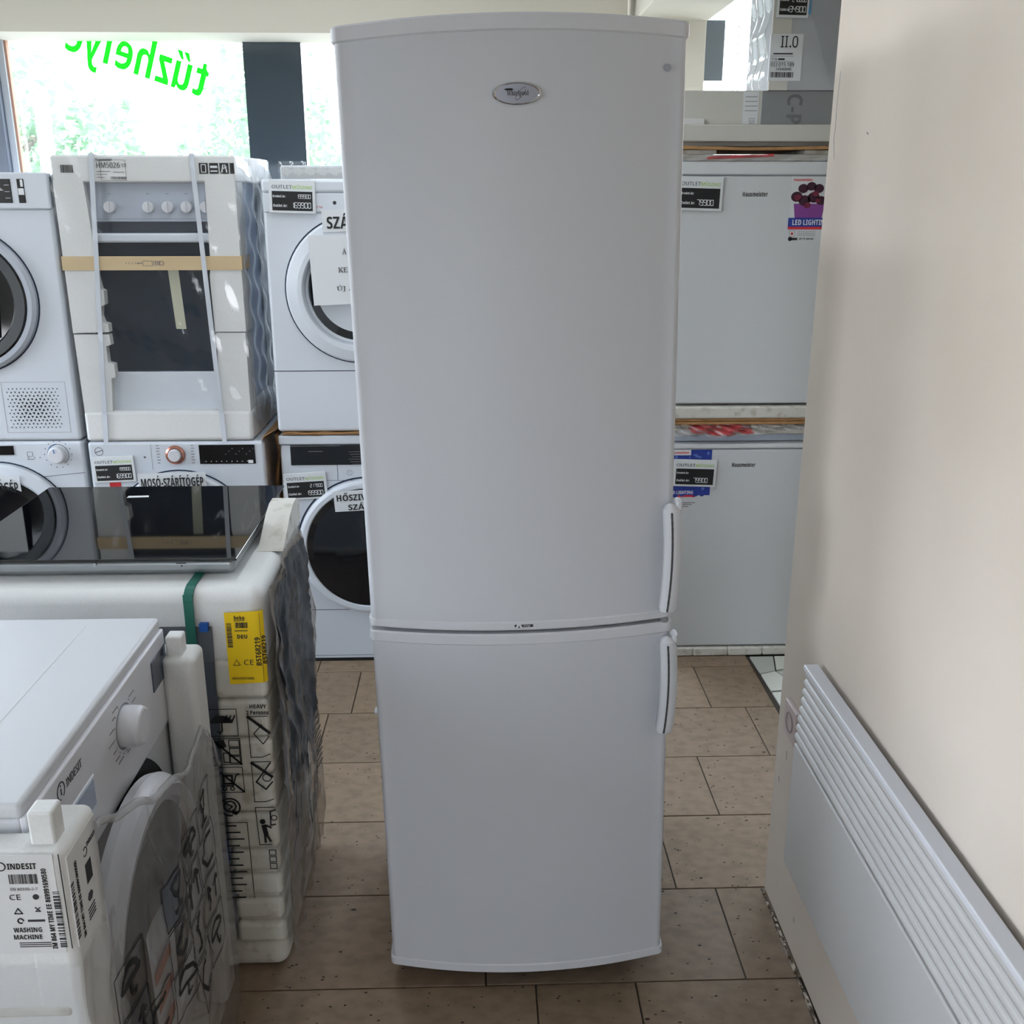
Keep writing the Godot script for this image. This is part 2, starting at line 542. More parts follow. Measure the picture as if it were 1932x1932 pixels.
# ---------------------------------------------------------------- the room
const CEIL := 2.9
func room() -> void:
	# floor: grout bed with single tiles laid on it
	var s := ST()
	span(s, -3.6, 2.4, -0.15, -0.004, -4.7, 2.7)
	var fl: Node = struct(obj("floor", s, M.grout))
	var rows := {
		-1.855: [-2.4, -1.79, -1.18, -0.58, 0.113, 0.335, 0.94],
		-2.169: [-2.45, -1.84, -1.22, -0.6, 0.003, 0.584, 1.02],
		-2.483: [-2.5, -1.9, -1.3, -0.72, -0.1, 0.486, 1.02],
		-2.797: [-2.4, -1.78, -1.17, -0.55, 0.06, 0.667, 1.02],
		-3.11: [-2.35, -1.74, -1.13, -0.516, 0.19, 0.897, 1.02],
		-3.424: [-2.3, -1.68, -1.06, -0.44, 0.17, 0.782, 1.006],
		-3.737: [-2.4, -1.8, -1.2, -0.6, 0.0, 0.6, 1.006]}
	for z in rows:
		var xs: Array = [-3.0] + rows[z]
		var last := 0.7 if z > -2.1 else 1.0
		for i in xs.size():
			var x0: float = xs[i]
			var x1: float = minf(xs[i + 1] if i + 1 < xs.size() else last, last)
			if x1 - x0 < 0.03 or x1 < -1.5:
				continue
			s = ST()
			rb(s, Vector3.ZERO, Vector3(x1 - x0 - 0.0035, 0.012, 0.3135 - 0.0035), 0.0012, 1)
			obj("tile", s, M["tile_%d" % rng.randi_range(0, 3)], fl, Vector3((x0 + x1) / 2, -0.006 + rng.randf_range(-0.0003, 0.0003), z + 0.1568))
	# nearer rows, towards and behind the camera
	for k in 7:
		var z: float = -1.855 + 0.3135 * (k + 1)
		var off := 0.31 * (k % 2)
		for i in 4:
			var x0: float = -1.75 + off + i * 0.61
			var x1 := minf(x0 + 0.61, 0.7)
			if x1 - x0 < 0.05:
				continue
			s = ST()
			rb(s, Vector3.ZERO, Vector3(x1 - x0 - 0.0035, 0.012, 0.31), 0.0012, 1)
			obj("tile", s, M["tile_%d" % ((k + i) % 4)], fl, Vector3((x0 + x1) / 2, -0.006, z + 0.1568))
	s = ST()
	span(s, -3.6, 2.4, -0.012, -0.0015, -4.7, -3.74)
	span(s, 1.32, 2.4, -0.012, -0.0015, -3.74, -2.2)
	span(s, -3.6, 2.4, -0.012, -0.0015, 0.32, 2.7)
	span(s, -3.6, -2.1, -0.012, -0.0015, -3.74, 0.32)
	obj("screed", s, M.tile_1, fl)
	# the pits in the travertine
	s = ST()
	for k in 1500:
		var p := Vector3(rng.randf_range(-0.75, 1.0), 0.0003, rng.randf_range(-3.5, -1.56))
		var r := rng.randf_range(0.0007, 0.0027) * (1.6 if rng.randf() < 0.08 else 1.0)
		var poly := PackedVector2Array()
		for j in 6:
			poly.append(Vector2(cos(TAU * j / 6) * r * rng.randf_range(0.8, 1.9), sin(TAU * j / 6) * r * rng.randf_range(0.5, 0.9)))
		prism(s, poly, 0.0, 0.0004, Transform3D(Basis(Vector3.RIGHT, -PI / 2), p))
	obj("tile_pits", s, M.pit, fl).set_meta("kind", "stuff")
	# broken marble strip beside the tiles
	var shards := [
		[[1.012, -3.5], [1.1, -3.5], [1.075, -3.38], [1.016, -3.36]], [[1.106, -3.5], [1.21, -3.5], [1.19, -3.42], [1.082, -3.385]],
		[[1.016, -3.35], [1.073, -3.372], [1.13, -3.23], [1.018, -3.22]], [[1.08, -3.375], [1.19, -3.41], [1.25, -3.2], [1.138, -3.232]],
		[[1.018, -3.21], [1.13, -3.222], [1.1, -3.06], [1.02, -3.05]], [[1.138, -3.222], [1.25, -3.19], [1.26, -3.03], [1.108, -3.06]],
		[[1.02, -3.04], [1.1, -3.05], [1.14, -2.86], [1.022, -2.88]], [[1.108, -3.05], [1.26, -3.02], [1.27, -2.84], [1.148, -2.865]]]
	for k in shards.size():
		var poly := PackedVector2Array()
		for q in shards[k]:
			poly.append(Vector2(q[0], -q[1]))
		s = ST()
		prism(s, poly, 0.0, 0.01, Transform3D(Basis(Vector3.RIGHT, -PI / 2), Vector3(0, -0.009 + 0.001 * (k % 3), 0)))
		obj("marble_piece", s, M.mosaic if k % 3 else M.mosaic_grey, fl)
	# right-hand partition with its end towards the back
	s = ST()
	rb(s, Vector3(0.83, CEIL / 2, 0.267), Vector3(0.25, CEIL, 4.866), 0.012, 3)
	var wr: Node = struct(obj("wall_right", s, M.wall))
	s = ST()
	var cx := 0.7
	var zz := -2.16
	while zz < -1.2:
		var l := rng.randf_range(0.02, 0.06)
		rb(s, Vector3(cx + rng.randf_range(-0.002, 0.001), 0.003, zz + l / 2), Vector3(rng.randf_range(0.004, 0.009), rng.randf_range(0.004, 0.012), l), 0.0018, 1)
		zz += l + rng.randf_range(0.0, 0.012)
	obj("caulk_joint", s, M.caulk, wr)
	s = ST()
	stroke(s, [Vector2(0, 0), Vector2(0.004, 0.03), Vector2(0.001, 0.07), Vector2(0.006, 0.13)], 0.0012, Transform3D(Basis(Vector3.UP, -PI / 2), Vector3(0.7049, 1.77, -2.13)), 0.0004)
	stroke(s, [Vector2(0.004, 0.0), Vector2(0.012, -0.03)], 0.001, Transform3D(Basis(Vector3.UP, -PI / 2), Vector3(0.7049, 1.77, -2.13)), 0.0004)
	obj("plaster_crack", s, M.print_pale, wr)
	s = ST()
	for q in [[0.26, -1.79, 0.045, 0.03], [0.225, -1.775, 0.03, 0.016], [0.44, -2.08, 0.02, 0.006], [0.35, -2.12, 0.012, 0.01], [0.1, -1.93, 0.01, 0.008], [1.78, -1.95, 0.003, 0.012]]:
		stroke(s, [Vector2(0, 0), Vector2(q[3] * 0.6, -q[2])], 0.0022, Transform3D(Basis(Vector3.UP, -PI / 2), Vector3(0.7049, q[0], q[1])), 0.0004)
	obj("scuff_mark", s, M.print_grey, wr).set_meta("kind", "stuff")
	# shell
	s = ST()
	span(s, -3.7, 2.5, CEIL, CEIL + 0.2, -4.7, 2.8)
	struct(obj("ceiling", s, M.ceiling))
	s = ST()
	span(s, 2.2, 2.4, 0.0, CEIL, -4.7, 2.7)
	struct(obj("wall_far_right", s, M.wall_cream))
	s = ST()
	span(s, -3.6, -1.3, 0.0, CEIL, 2.5, 2.7)
	span(s, -0.5, 2.4, 0.0, CEIL, 2.5, 2.7)
	span(s, -1.3, -0.5, 2.05, CEIL, 2.5, 2.7)
	struct(obj("wall_front", s, M.wall_cream))
	s = ST()
	span(s, -3.6, -3.4, 0.0, 0.8, -4.7, 2.7)
	span(s, -3.6, -3.4, 2.5, CEIL, -4.7, 2.7)
	span(s, -3.6, -3.4, 0.8, 2.5, -4.7, -4.1)
	span(s, -3.6, -3.4, 0.8, 2.5, -2.3, -0.9)
	span(s, -3.6, -3.4, 0.8, 2.5, 0.5, 2.7)
	struct(obj("wall_left", s, M.wall_cream))
	s = ST()
	span(s, -3.4, 2.2, 0.0, 0.9, -4.7, -4.3)
	span(s, -3.4, 0.57, 2.24, CEIL, -4.48, -4.2)
	span(s, 0.57, 2.2, 2.62, CEIL, -4.48, -4.3)
	span(s, -3.4, -2.9, 0.9, 2.24, -4.48, -4.2)
	struct(obj("wall_back", s, M.wall_cream))
	s = ST()
	rb(s, Vector3(0.735, CEIL / 2, -4.34), Vector3(0.27, CEIL, 0.28), 0.006, 2)
	struct(obj("trim_1", s, M.wall_cream))
	s = ST()
	rb(s, Vector3(0.738, (2.29 + CEIL) / 2, -3.2), Vector3(0.276, CEIL - 2.29, 2.1), 0.004, 2)
	struct(obj("trim_2", s, M.wall_cream))
	# ceiling lamps, above and behind the camera
	for q in [[-1.3, 0.4, 1.6], [-0.5, -2.75, 5.4], [-0.1, 1.4, 2.1]]:
		var t := thing("ceiling_lamp", ["long white ceiling lamp nearest the camera on the left", "long white ceiling lamp over the aisle behind the fridge", "long white ceiling lamp behind the camera"][0 if q[1] == 0.4 else 1 if q[1] < 0 else 2], "lamp", Vector3(q[0], CEIL - 0.09, q[1]), "ceiling lamps")
		s = ST()
		rb(s, Vector3(0, 0.06, 0), Vector3(0.16, 0.06, 1.26), 0.008, 2)
		obj("housing", s, M.lamp_body, t)
		s = ST()
		rb(s, Vector3(0, 0.015, 0), Vector3(0.13, 0.03, 1.22), 0.012, 2)
		obj("diffuser", s, M.lamp_glow, t)
		var a := AreaLight3D.new()
		a.name = "light"
		a.area_size = Vector2(0.13, 1.22)
		a.light_energy = q[2]
		a.light_color = Color(0.93, 0.965, 1.0)
		a.area_range = 12.0
		a.shadow_enabled = true
		a.rotation_degrees = Vector3(-90, 0, 0)
		a.position = Vector3(0, -0.008, 0)
		t.add_child(a)

func windows() -> void:
	# display window behind the machines
	var w := Node3D.new()
	w.name = "window_1"
	add_child(w)
	struct(w)
	var s := ST()
	span(s, -2.9, 0.6, 0.9, 2.3, -4.46, -4.452)
	obj("pane", s, M.pane, w)
	s = ST()
	span(s, -1.935, -1.868, 0.9, 2.24, -4.45, -4.39, 0.004)
	obj("dark_post", s, M.frame_dark, w)
	s = ST()
	span(s, -1.868, -1.842, 0.9, 2.24, -4.45, -4.42, 0.002)
	obj("light_post", s, M.frame_light, w)
	s = ST()
	span(s, -1.842, -1.833, 0.9, 2.24, -4.452, -4.43)
	obj("joint_strip", s, M.brick_red, w)
	s = ST()
	span(s, -0.921, -0.692, 0.9, 2.24, -4.51, -4.45)
	obj("dark_panel", s, M.spandrel, w)
	txt(w, "green_lettering", "tűzhelye", 0.56, 0.19, Vector3(-1.34, 2.168, -4.447), M.vinyl_green, Basis(Vector3(0, 0, 1), deg_to_rad(-18.5)) * Basis(Vector3.UP, PI), false, true)
	var w2 := Node3D.new()
	w2.name = "window_2"
	add_child(w2)
	struct(w2)
	s = ST()
	span(s, 0.87, 2.2, 0.9, 2.65, -4.46, -4.452)
	obj("pane", s, M.pane, w2)
	s = ST()
	span(s, 0.875, 1.0, 2.105, 2.33, -4.5, -4.465)
	obj("dark_panel", s, M.spandrel, w2)
	s = ST()
	span(s, 1.30, 1.34, 0.9, 2.65, -4.45, -4.4, 0.003)
	obj("light_post", s, M.frame_light, w2)
	txt(w2, "green_lettering", "o", 0.1, 0.1, Vector3(1.005, 2.445, -4.447), M.vinyl_green, Basis(Vector3.UP, PI))
	# glazed entrance behind the camera
	var d := Node3D.new()
	d.name = "door_1"
	add_child(d)
	struct(d)
	s = ST()
	span(s, -1.3, -0.5, 0.0, 2.05, 2.596, 2.604)
	obj("pane", s, M.pane, d)
	for x in [-1.3, -0.56]:
		s = ST()
		span(s, x, x + 0.06, 0.0, 2.05, 2.57, 2.63, 0.004)
		obj("frame_post", s, M.frame_light, d)
	for y in [0.0, 1.99]:
		s = ST()
		span(s, -1.3, -0.5, y, y + 0.06, 2.572, 2.628, 0.004)
		obj("frame_rail", s, M.frame_light, d)
	# shop windows along the left wall
	var i := 3
	for z in [[-4.1, -2.3], [-0.9, 0.5]]:
		var w3 := Node3D.new()
		w3.name = "window_%d" % i
		i += 1
		add_child(w3)
		struct(w3)
		s = ST()
		span(s, -3.51, -3.502, 0.8, 2.5, z[0], z[1])
		obj("pane", s, M.pane, w3)
		s = ST()
		span(s, -3.53, -3.47, 0.8, 0.85, z[0], z[1])
		span(s, -3.53, -3.47, 2.45, 2.5, z[0], z[1])
		span(s, -3.53, -3.47, 0.85, 2.45, z[0], z[0] + 0.05)
		span(s, -3.53, -3.47, 0.85, 2.45, z[1] - 0.05, z[1])
		span(s, -3.53, -3.47, 0.85, 2.45, (z[0] + z[1]) / 2 - 0.025, (z[0] + z[1]) / 2 + 0.025)
		obj("frame", s, M.frame_light, w3)

func outside() -> void:
	var s := ST()
	span(s, -40, 40, -0.4, -0.16, -60, 20)
	var p := obj("pavement", s, M.pavement)
	struct(p)
	var spots := [[-4.9, -12.0, 3.1, "bushy pale green tree outside, nearest the green window lettering"], [-2.9, -15.0, 3.6, "leafy pale tree outside, just left of the dark window column"], [-7.6, -17.0, 2.9, "low pale tree outside, seen left over the cooker"]]
	for q in spots:
		var t := thing("tree", q[3], "tree", Vector3(q[0], -0.16, q[1]), "trees across the street")
		s = ST()
		tube(s, [Vector3(0, 0, 0), Vector3(0.05, 0.8, 0), Vector3(0.0, 1.6, 0.05), Vector3(0.05, 2.4, 0)], 0.09, 8)
		obj("trunk", s, M.bark, t)
		s = ST()
		for k in 2600:
			var d := Vector3(rng.randfn(), rng.randfn() * 0.8, rng.randfn()).normalized() * pow(rng.randf(), 0.4)
			var c := Vector3(d.x * 1.25, 2.2 + d.y * (q[2] - 2.0) + 0.3 * sin(d.x * 7.0 + q[0]), d.z * 1.2)
			var b := Basis.from_euler(Vector3(rng.randf() * TAU, rng.randf() * TAU, rng.randf() * TAU))
			var l := rng.randf_range(0.06, 0.11)
			var n := b.z
			fquad(s, c + b * Vector3(-l, 0, 0), c + b * Vector3(0, -l * 0.5, 0), c + b * Vector3(l, 0, 0), c + b * Vector3(0, l * 0.5, 0), n)
		obj("crown", s, M.leaf, t)

# ---------------------------------------------------------------- the fridge
func bow_slab(st: SurfaceTool, w: float, bow: float, depth: float, y0: float, y1: float, r: float, bev: float, c0: float, c1: float) -> void:
	# plan outline: bowed front with rounded ends, flat back
	var out := []
	var nor := []
	var n := 26
	var half := w / 2
	var fz := func(x): return bow * (1.0 - pow(x / half, 2.0))
	for k in 6:
		var a := PI - PI / 2 * k / 5.0
		out.append(Vector2(-half + r + cos(a) * r, fz.call(-half + r) - r + sin(a) * r))
		nor.append(Vector2(cos(a), sin(a)))
	for k in range(1, n):
		var x := lerpf(-half + r, half - r, float(k) / n)
		out.append(Vector2(x, fz.call(x)))
		nor.append(Vector2(2.0 * bow * x / half / half, 1.0).normalized())
	for k in 6:
		var a := PI / 2 - PI / 2 * k / 5.0
		out.append(Vector2(half - r + cos(a) * r, fz.call(half - r) - r + sin(a) * r))
		nor.append(Vector2(cos(a), sin(a)))
	out.append(Vector2(half, -depth))
	nor.append(Vector2(1, 0))
	out.append(Vector2(-half, -depth))
	nor.append(Vector2(-1, 0))
	var crown := func(x, c): return c * (1.0 - pow(x / half, 2.0))
	var levels := [[y0, bev, c0], [y0 + bev, 0.0, c0], [y1 - bev, 0.0, c1], [y1, bev, c1]]
	var m := out.size()
	for l in 3:
		for k in m:
			var j := (k + 1) % m
			var q := []
			for e in [[k, l], [j, l], [j, l + 1], [k, l + 1]]:
				var o: Vector2 = out[e[0]]
				var nn: Vector2 = nor[e[0]]
				var L: Array = levels[e[1]]
				var pp: Vector2 = o - nn * L[1]
				q.append(Vector3(pp.x, L[0] + crown.call(pp.x, L[2]), pp.y))
			var ny := [-0.8, 0.0, 0.8][l] as float
			var na := Vector3(nor[k].x, ny, nor[k].y).normalized()
			var nb := Vector3(nor[j].x, ny, nor[j].y).normalized()
			quad(st, q[0], q[1], q[2], q[3], na, nb, nb, na)
	for e in [0, 3]:
		var L: Array = levels[e]
		var mid := Vector3(0, L[0], -depth / 2)
		mid.y += crown.call(0.0, L[2])
		for k in m:
			var j := (k + 1) % m
			var a: Vector2 = out[k] - nor[k] * L[1]
			var b: Vector2 = out[j] - nor[j] * L[1]
			var up := Vector3(0, -1.0 if e == 0 else 1.0, 0)
			tri(st, mid, Vector3(a.x, L[0] + crown.call(a.x, L[2]), a.y), Vector3(b.x, L[0] + crown.call(b.x, L[2]), b.y), up, up, up)

func fridge_handle(door: Node, x: float, y0: float, y1: float) -> void:
	var h := y1 - y0
	var f := func(p): return p + Vector3(0.005 * (1.0 - pow(2.0 * p.y / h, 2.0)) + 0.004 * p.y / h, 0, 0.006 * (1.0 - pow(2.0 * p.y / h, 2.0)))
	var s := ST()
	# stack of slices keeps the bend smooth
	var n := 14
	var prof := []
	for k in 21:
		var a := TAU * k / 20
		prof.append(Vector2(0.0165 * signf(cos(a)) * pow(absf(cos(a)), 0.55), 0.016 * signf(sin(a)) * pow(absf(sin(a)), 0.6)))
	var ring := func(t):
		var y := lerpf(-h / 2, h / 2, t)
		var e := minf(t, 1.0 - t) * h
		var k := 1.0 if e > 0.016 else sqrt(maxf(1.0 - pow(1.0 - e / 0.016, 2.0), 0.0))
		var pts := []
		for p in prof:
			pts.append(f.call(Vector3(p.x * (0.01 + 0.99 * k), y, p.y * (0.01 + 0.99 * k) - 0.006 * (1.0 - k))))
		return pts
	var ts := [0.0, 0.006, 0.018, 0.036, 0.06, 0.08]
	for k in range(1, n):
		ts.append(lerpf(0.08, 0.92, float(k) / n))
	ts.append_array([0.92, 0.94, 0.964, 0.982, 0.994, 1.0])
	var rows := []
	for t in ts:
		rows.append(ring.call(t))
	for i in ts.size() - 1:
		for j in 20:
			var na := Vector3(prof[j].x, 0, prof[j].y).normalized()
			var nb := Vector3(prof[j + 1].x, 0, prof[j + 1].y).normalized()
			if i < 3:
				na = (na + Vector3(0, -1.0, 0)).normalized()
				nb = (nb + Vector3(0, -1.0, 0)).normalized()
			elif i > ts.size() - 5:
				na = (na + Vector3(0, 1.0, 0)).normalized()
				nb = (nb + Vector3(0, 1.0, 0)).normalized()
			quad(s, rows[i][j], rows[i][j + 1], rows[i + 1][j + 1], rows[i + 1][j], na, nb, nb, na)
	# the web that wraps round the door edge, with its small ear
	rb(s, Vector3(0.011, -0.002, -0.018), Vector3(0.010, h * 0.9, 0.03), 0.004, 2)
	rb(s, Vector3(0.0165, h / 2 - 0.003, -0.008), Vector3(0.012, 0.022, 0.03), 0.0055, 3)
	var o := obj("handle", s, M.fridge_plastic, door, Vector3(x, (y0 + y1) / 2, 0.026))
	s = ST()
	var pts := []
	for k in 15:
		var y := lerpf(-h * 0.45, h * 0.44, k / 14.0)
		pts.append(f.call(Vector3(-0.0025, y, 0.0152)))
	for k in 14:
		var a: Vector3 = pts[k]
		var b: Vector3 = pts[k + 1]
		rb(s, (a + b) / 2, Vector3(0.0042, (b - a).length() + 0.002, 0.004), 0.0016, 1, Basis(Vector3(0, 0, 1), -atan2(b.x - a.x, b.y - a.y)))
	obj("grip_slot", s, M.slot, o)

func fridge() -> void:
	var t := thing("fridge_freezer", "tall white fridge freezer with bowed doors standing in the middle of the aisle", "refrigerator", Vector3(0.0958, 0.005, -1.8705))
	t.rotation.z = deg_to_rad(1.087)
	var s := ST()
	span(s, -0.294, 0.294, 0.045, 1.925, -0.64, -0.068, 0.006)
	obj("cabinet", s, M.enamel, t)
	s = ST()
	span(s, -0.286, 0.286, 0.075, 1.915, -0.07, -0.058)
	obj("gasket", s, M.gasket, t)
	# upper door
	s = ST()
	bow_slab(s, 0.592, 0.040, 0.056, 0.879, 1.914, 0.012, 0.0008, -0.0005, 0.0115)
	var up := obj("upper_door", s, M.enamel_door, t)
	s = ST()
	bow_slab(s, 0.602, 0.0425, 0.058, 1.913, 1.940, 0.014, 0.0035, 0.0115, 0.0125)
	obj("top_cap", s, M.fridge_plastic, up)
	s = ST()
	bow_slab(s, 0.600, 0.042, 0.058, 0.861, 0.880, 0.014, 0.003, -0.001, -0.0005)
	obj("bottom_cap", s, M.fridge_plastic, up)
	# lower door
	s = ST()
	bow_slab(s, 0.592, 0.040, 0.056, 0.072, 0.830, 0.012, 0.0008, 0.0, 0.0)
	var lo := obj("lower_door", s, M.enamel_door, t)
	s = ST()
	bow_slab(s, 0.600, 0.042, 0.058, 0.829, 0.853, 0.014, 0.003, 0.0, 0.0)
	obj("top_cap", s, M.fridge_plastic, lo)
	s = ST()
	bow_slab(s, 0.602, 0.042, 0.058, 0.050, 0.073, 0.014, 0.003, 0.0, 0.0)
	obj("bottom_cap", s, M.fridge_plastic, lo)
	fridge_handle(up, 0.285, 0.880, 1.104)
	fridge_handle(lo, 0.285, 0.616, 0.83)
	# badge
	var bd := Vector3(0.007, 1.829, 0.041)
	s = ST()
	lathe(s, [Vector2(0.0415, 0.0), Vector2(0.0405, 0.0025), Vector2(0.038, 0.0035), Vector2(0.0355, 0.0026)], 40, Vector3.ZERO, Basis(), 0.43)
	var badge := obj("badge", s, M.chrome, up, bd)
	s = ST()
	lathe(s, [Vector2(0.0, 0.0029), Vector2(0.02, 0.0028), Vector2(0.0362, 0.0024)], 40, Vector3.ZERO, Basis(), 0.43)
	obj("badge_plate", s, M.badge, badge)
	txt(badge, "lettering", "Whirlpool", 0.036, 0.0102, Vector3(0.001, -0.0005, 0.0032), M.print_black, Basis(), true, true, 0.0005)
	s = ST()
	stroke(s, arc(Vector2.ZERO, 0.0125, 0, 330, 30, 0.32), 0.0006, Transform3D(Basis(Vector3(0, 0, 1), deg_to_rad(50)), Vector3(0.006, -0.0005, 0.0034)), 0.0003)
	obj("swoosh", s, M.print_dark, badge)
	s = ST()
	blob(s, Vector2.ZERO, 0.0075, Transform3D(Basis(), Vector3(-0.0135, 0.0062, 0.003)), 0.25, 0.0004, 20)
	obj("dark_oval", s, M.print_black, badge)
	# lock plug
	s = ST()
	lathe(s, [Vector2(0.006, 0.0), Vector2(0.0056, 0.0022), Vector2(0.0, 0.0026)], 20, Vector3(0.262, 1.868, 0.0095), Basis())
	obj("hole_plug", s, M.badge, up)
	# energy mark on the lower cap of the upper door
	s = ST()
	rb(s, Vector3(0.0035, 0.8705, 0.0424), Vector3(0.036, 0.0052, 0.002), 0.0025, 2)
	var em := obj("energy_mark", s, M.print_dark, up)
	s = ST()
	lathe(s, [Vector2(0.0056, 0.0), Vector2(0.005, 0.001), Vector2(0.0, 0.0012)], 20, Vector3(-0.006, 0.869, 0.0432), Basis())
	obj("energy_disc", s, M.paper, em)
	txt(em, "lettering", "A", 0.005, 0.006, Vector3(-0.006, 0.869, 0.0446), M.print_black, Basis(), false, true, 0.0003)
	txt(em, "lettering", "energy", 0.013, 0.003, Vector3(0.0095, 0.8705, 0.0436), M.print_white, Basis(), false, false, 0.0003)
	# hinges
	s = ST()
	lathe(s, [Vector2(0.0, 0.0), Vector2(0.009, 0.0), Vector2(0.009, 0.011), Vector2(0.0, 0.012)], 18, Vector3(0.284, 0.8515, -0.004), Basis(Vector3.RIGHT, -PI / 2))
	obj("hinge_pin", s, M.steel, t)
	s = ST()
	rb(s, Vector3(-0.2995, 1.873, -0.072), Vector3(0.007, 0.062, 0.02), 0.002, 1)
	obj("hinge_bracket", s, M.fridge_plastic, t)
	s = ST()
	lathe(s, [Vector2(0.0, 0.0), Vector2(0.012, 0.0), Vector2(0.011, 0.006), Vector2(0.0, 0.008)], 18, Vector3(-0.27, 1.938, -0.03), Basis(Vector3.RIGHT, -PI / 2))
	obj("hinge_cap", s, M.steel, t)
	for q in [[-0.299, 0.832], [-0.299, 0.665]]:
		s = ST()
		rb(s, Vector3(q[0], q[1], -0.02), Vector3(0.008, 0.008, 0.02), 0.003, 2)
		obj("side_bumper", s, M.fridge_plastic, lo)
	s = ST()
	span(s, -0.28, 0.28, 0.022, 0.048, -0.09, -0.075)
	obj("plinth", s, M.gasket, t)
	for x in [-0.255, 0.255]:
		for z in [-0.11, -0.58]:
			s = ST()
			var low: float = -x * sin(deg_to_rad(1.087)) - 0.005
			lathe(s, [Vector2(0.0, low), Vector2(0.02, low), Vector2(0.02, low + 0.012), Vector2(0.008, low + 0.013), Vector2(0.008, 0.05), Vector2(0.0, 0.05)], 16, Vector3(x, 0, z), Basis(Vector3.RIGHT, -PI / 2))
			obj("foot", s, M.gasket, t)

# ---------------------------------------------------------------- convector heater and socket
func heater() -> void:
	var t := thing("convector_heater", "white panel convector heater with ribbed top hung on the right wall", "heater", Vector3(0.7, 0.28, -1.35))
	var L := 1.3
	var z0 := -1.896 + 1.35
	var zc := z0 + L / 2
	var s := ST()
	rb(s, Vector3(-0.026, 0.146, zc), Vector3(0.036, 0.292, L), 0.004, 2)
	obj("front_panel", s, M.heater_white, t)
	for k in 8:
		s = ST()
		var y := 0.296 + 0.0205 * k
		var pr := PackedVector2Array()
		for j in 9:
			var a := -PI / 2 + PI * j / 8.0
			pr.append(Vector2(0.036 + cos(a) * 0.0085 - 0.0015 * k, y + 0.0102 + sin(a) * 0.0102))
		pr.append(Vector2(0.012, y + 0.0204))
		pr.append(Vector2(0.012, y))
		prism(s, pr, 0.0, L, Transform3D(Basis(Vector3(-1, 0, 0), Vector3(0, 1, 0), Vector3(0, 0, 1)), Vector3(0, 0, z0)))
		obj("rib", s, M.heater_white, t)
	s = ST()
	rb(s, Vector3(-0.0235, 0.466, zc), Vector3(0.031, 0.012, L), 0.003, 2)
	obj("top_rail", s, M.plastic, t)
	for zb in [0.25, 1.05]:
		s = ST()
		rb(s, Vector3(-0.006, 0.2, z0 + zb), Vector3(0.02, 0.3, 0.03), 0.0, 1)
		obj("wall_bracket", s, M.steel, t)
	s = ST()
	var e := thing("wall_socket", "pale wall socket behind the far end of the heater", "socket", Vector3(0.703, 0.535, -2.045))
	rb(s, Vector3(-0.004, 0, 0), Vector3(0.012, 0.082, 0.082), 0.003, 2)
	obj("plate", s, M.socket, e)
	s = ST()
	lathe(s, [Vector2(0.024, 0.0), Vector2(0.0235, 0.0015), Vector2(0.021, 0.0015), Vector2(0.020, -0.004), Vector2(0.0, -0.004)], 24, Vector3(-0.0105, 0, 0), Basis(Vector3.UP, -PI / 2))
	obj("socket_well", s, M.socket_dark, e)
	s = ST()
	for q in [-0.0095, 0.0095]:
		lathe(s, [Vector2(0.0028, 0.0), Vector2(0.0, 0.0005)], 10, Vector3(-0.0068, 0, q), Basis(Vector3.UP, -PI / 2))
	obj("pin_hole", s, M.black, e)

# ---------------------------------------------------------------- machines in the back row
const ZB := -3.52

func machine(called: String, label: String, xc: float, y0: float, w: float, h: float, category := "washing machine", d := 0.56) -> Node3D:
	var t := thing(called, label, category, Vector3(xc, y0, ZB))
	var s := ST()
	rb(s, Vector3(0, h / 2, -d / 2), Vector3(w, h, d), 0.012, 3)
	obj("body", s, M.enamel_cool, t)
	return t

func ring(t: Node, called: String, c: Vector3, prof: Array, m: Material, n := 64) -> MeshInstance3D:
	var s := ST()
	lathe(s, prof, n, Vector3.ZERO, Basis())
	return obj(called, s, m, t, c)

func line(t: Node, called: String, x0: float, y0: float, x1: float, y1: float, w: float, z := 0.0, m: Material = null) -> void:
	var s := ST()
	stroke(s, [Vector2(x0, y0), Vector2(x1, y1)], w, Transform3D(Basis(), Vector3(0, 0, z)), 0.0006)
	obj(called, s, m if m else M.line_dark, t)

func knob(t: Node, c: Vector3, r: float, h: float, m: Material, called := "knob") -> MeshInstance3D:
	var s := ST()
	lathe(s, [Vector2(r, 0.0), Vector2(r * 0.97, h * 0.75), Vector2(r * 0.9, h * 0.95), Vector2(r * 0.8, h), Vector2(0.0, h)], 36)
	return obj(called, s, m, t, c)

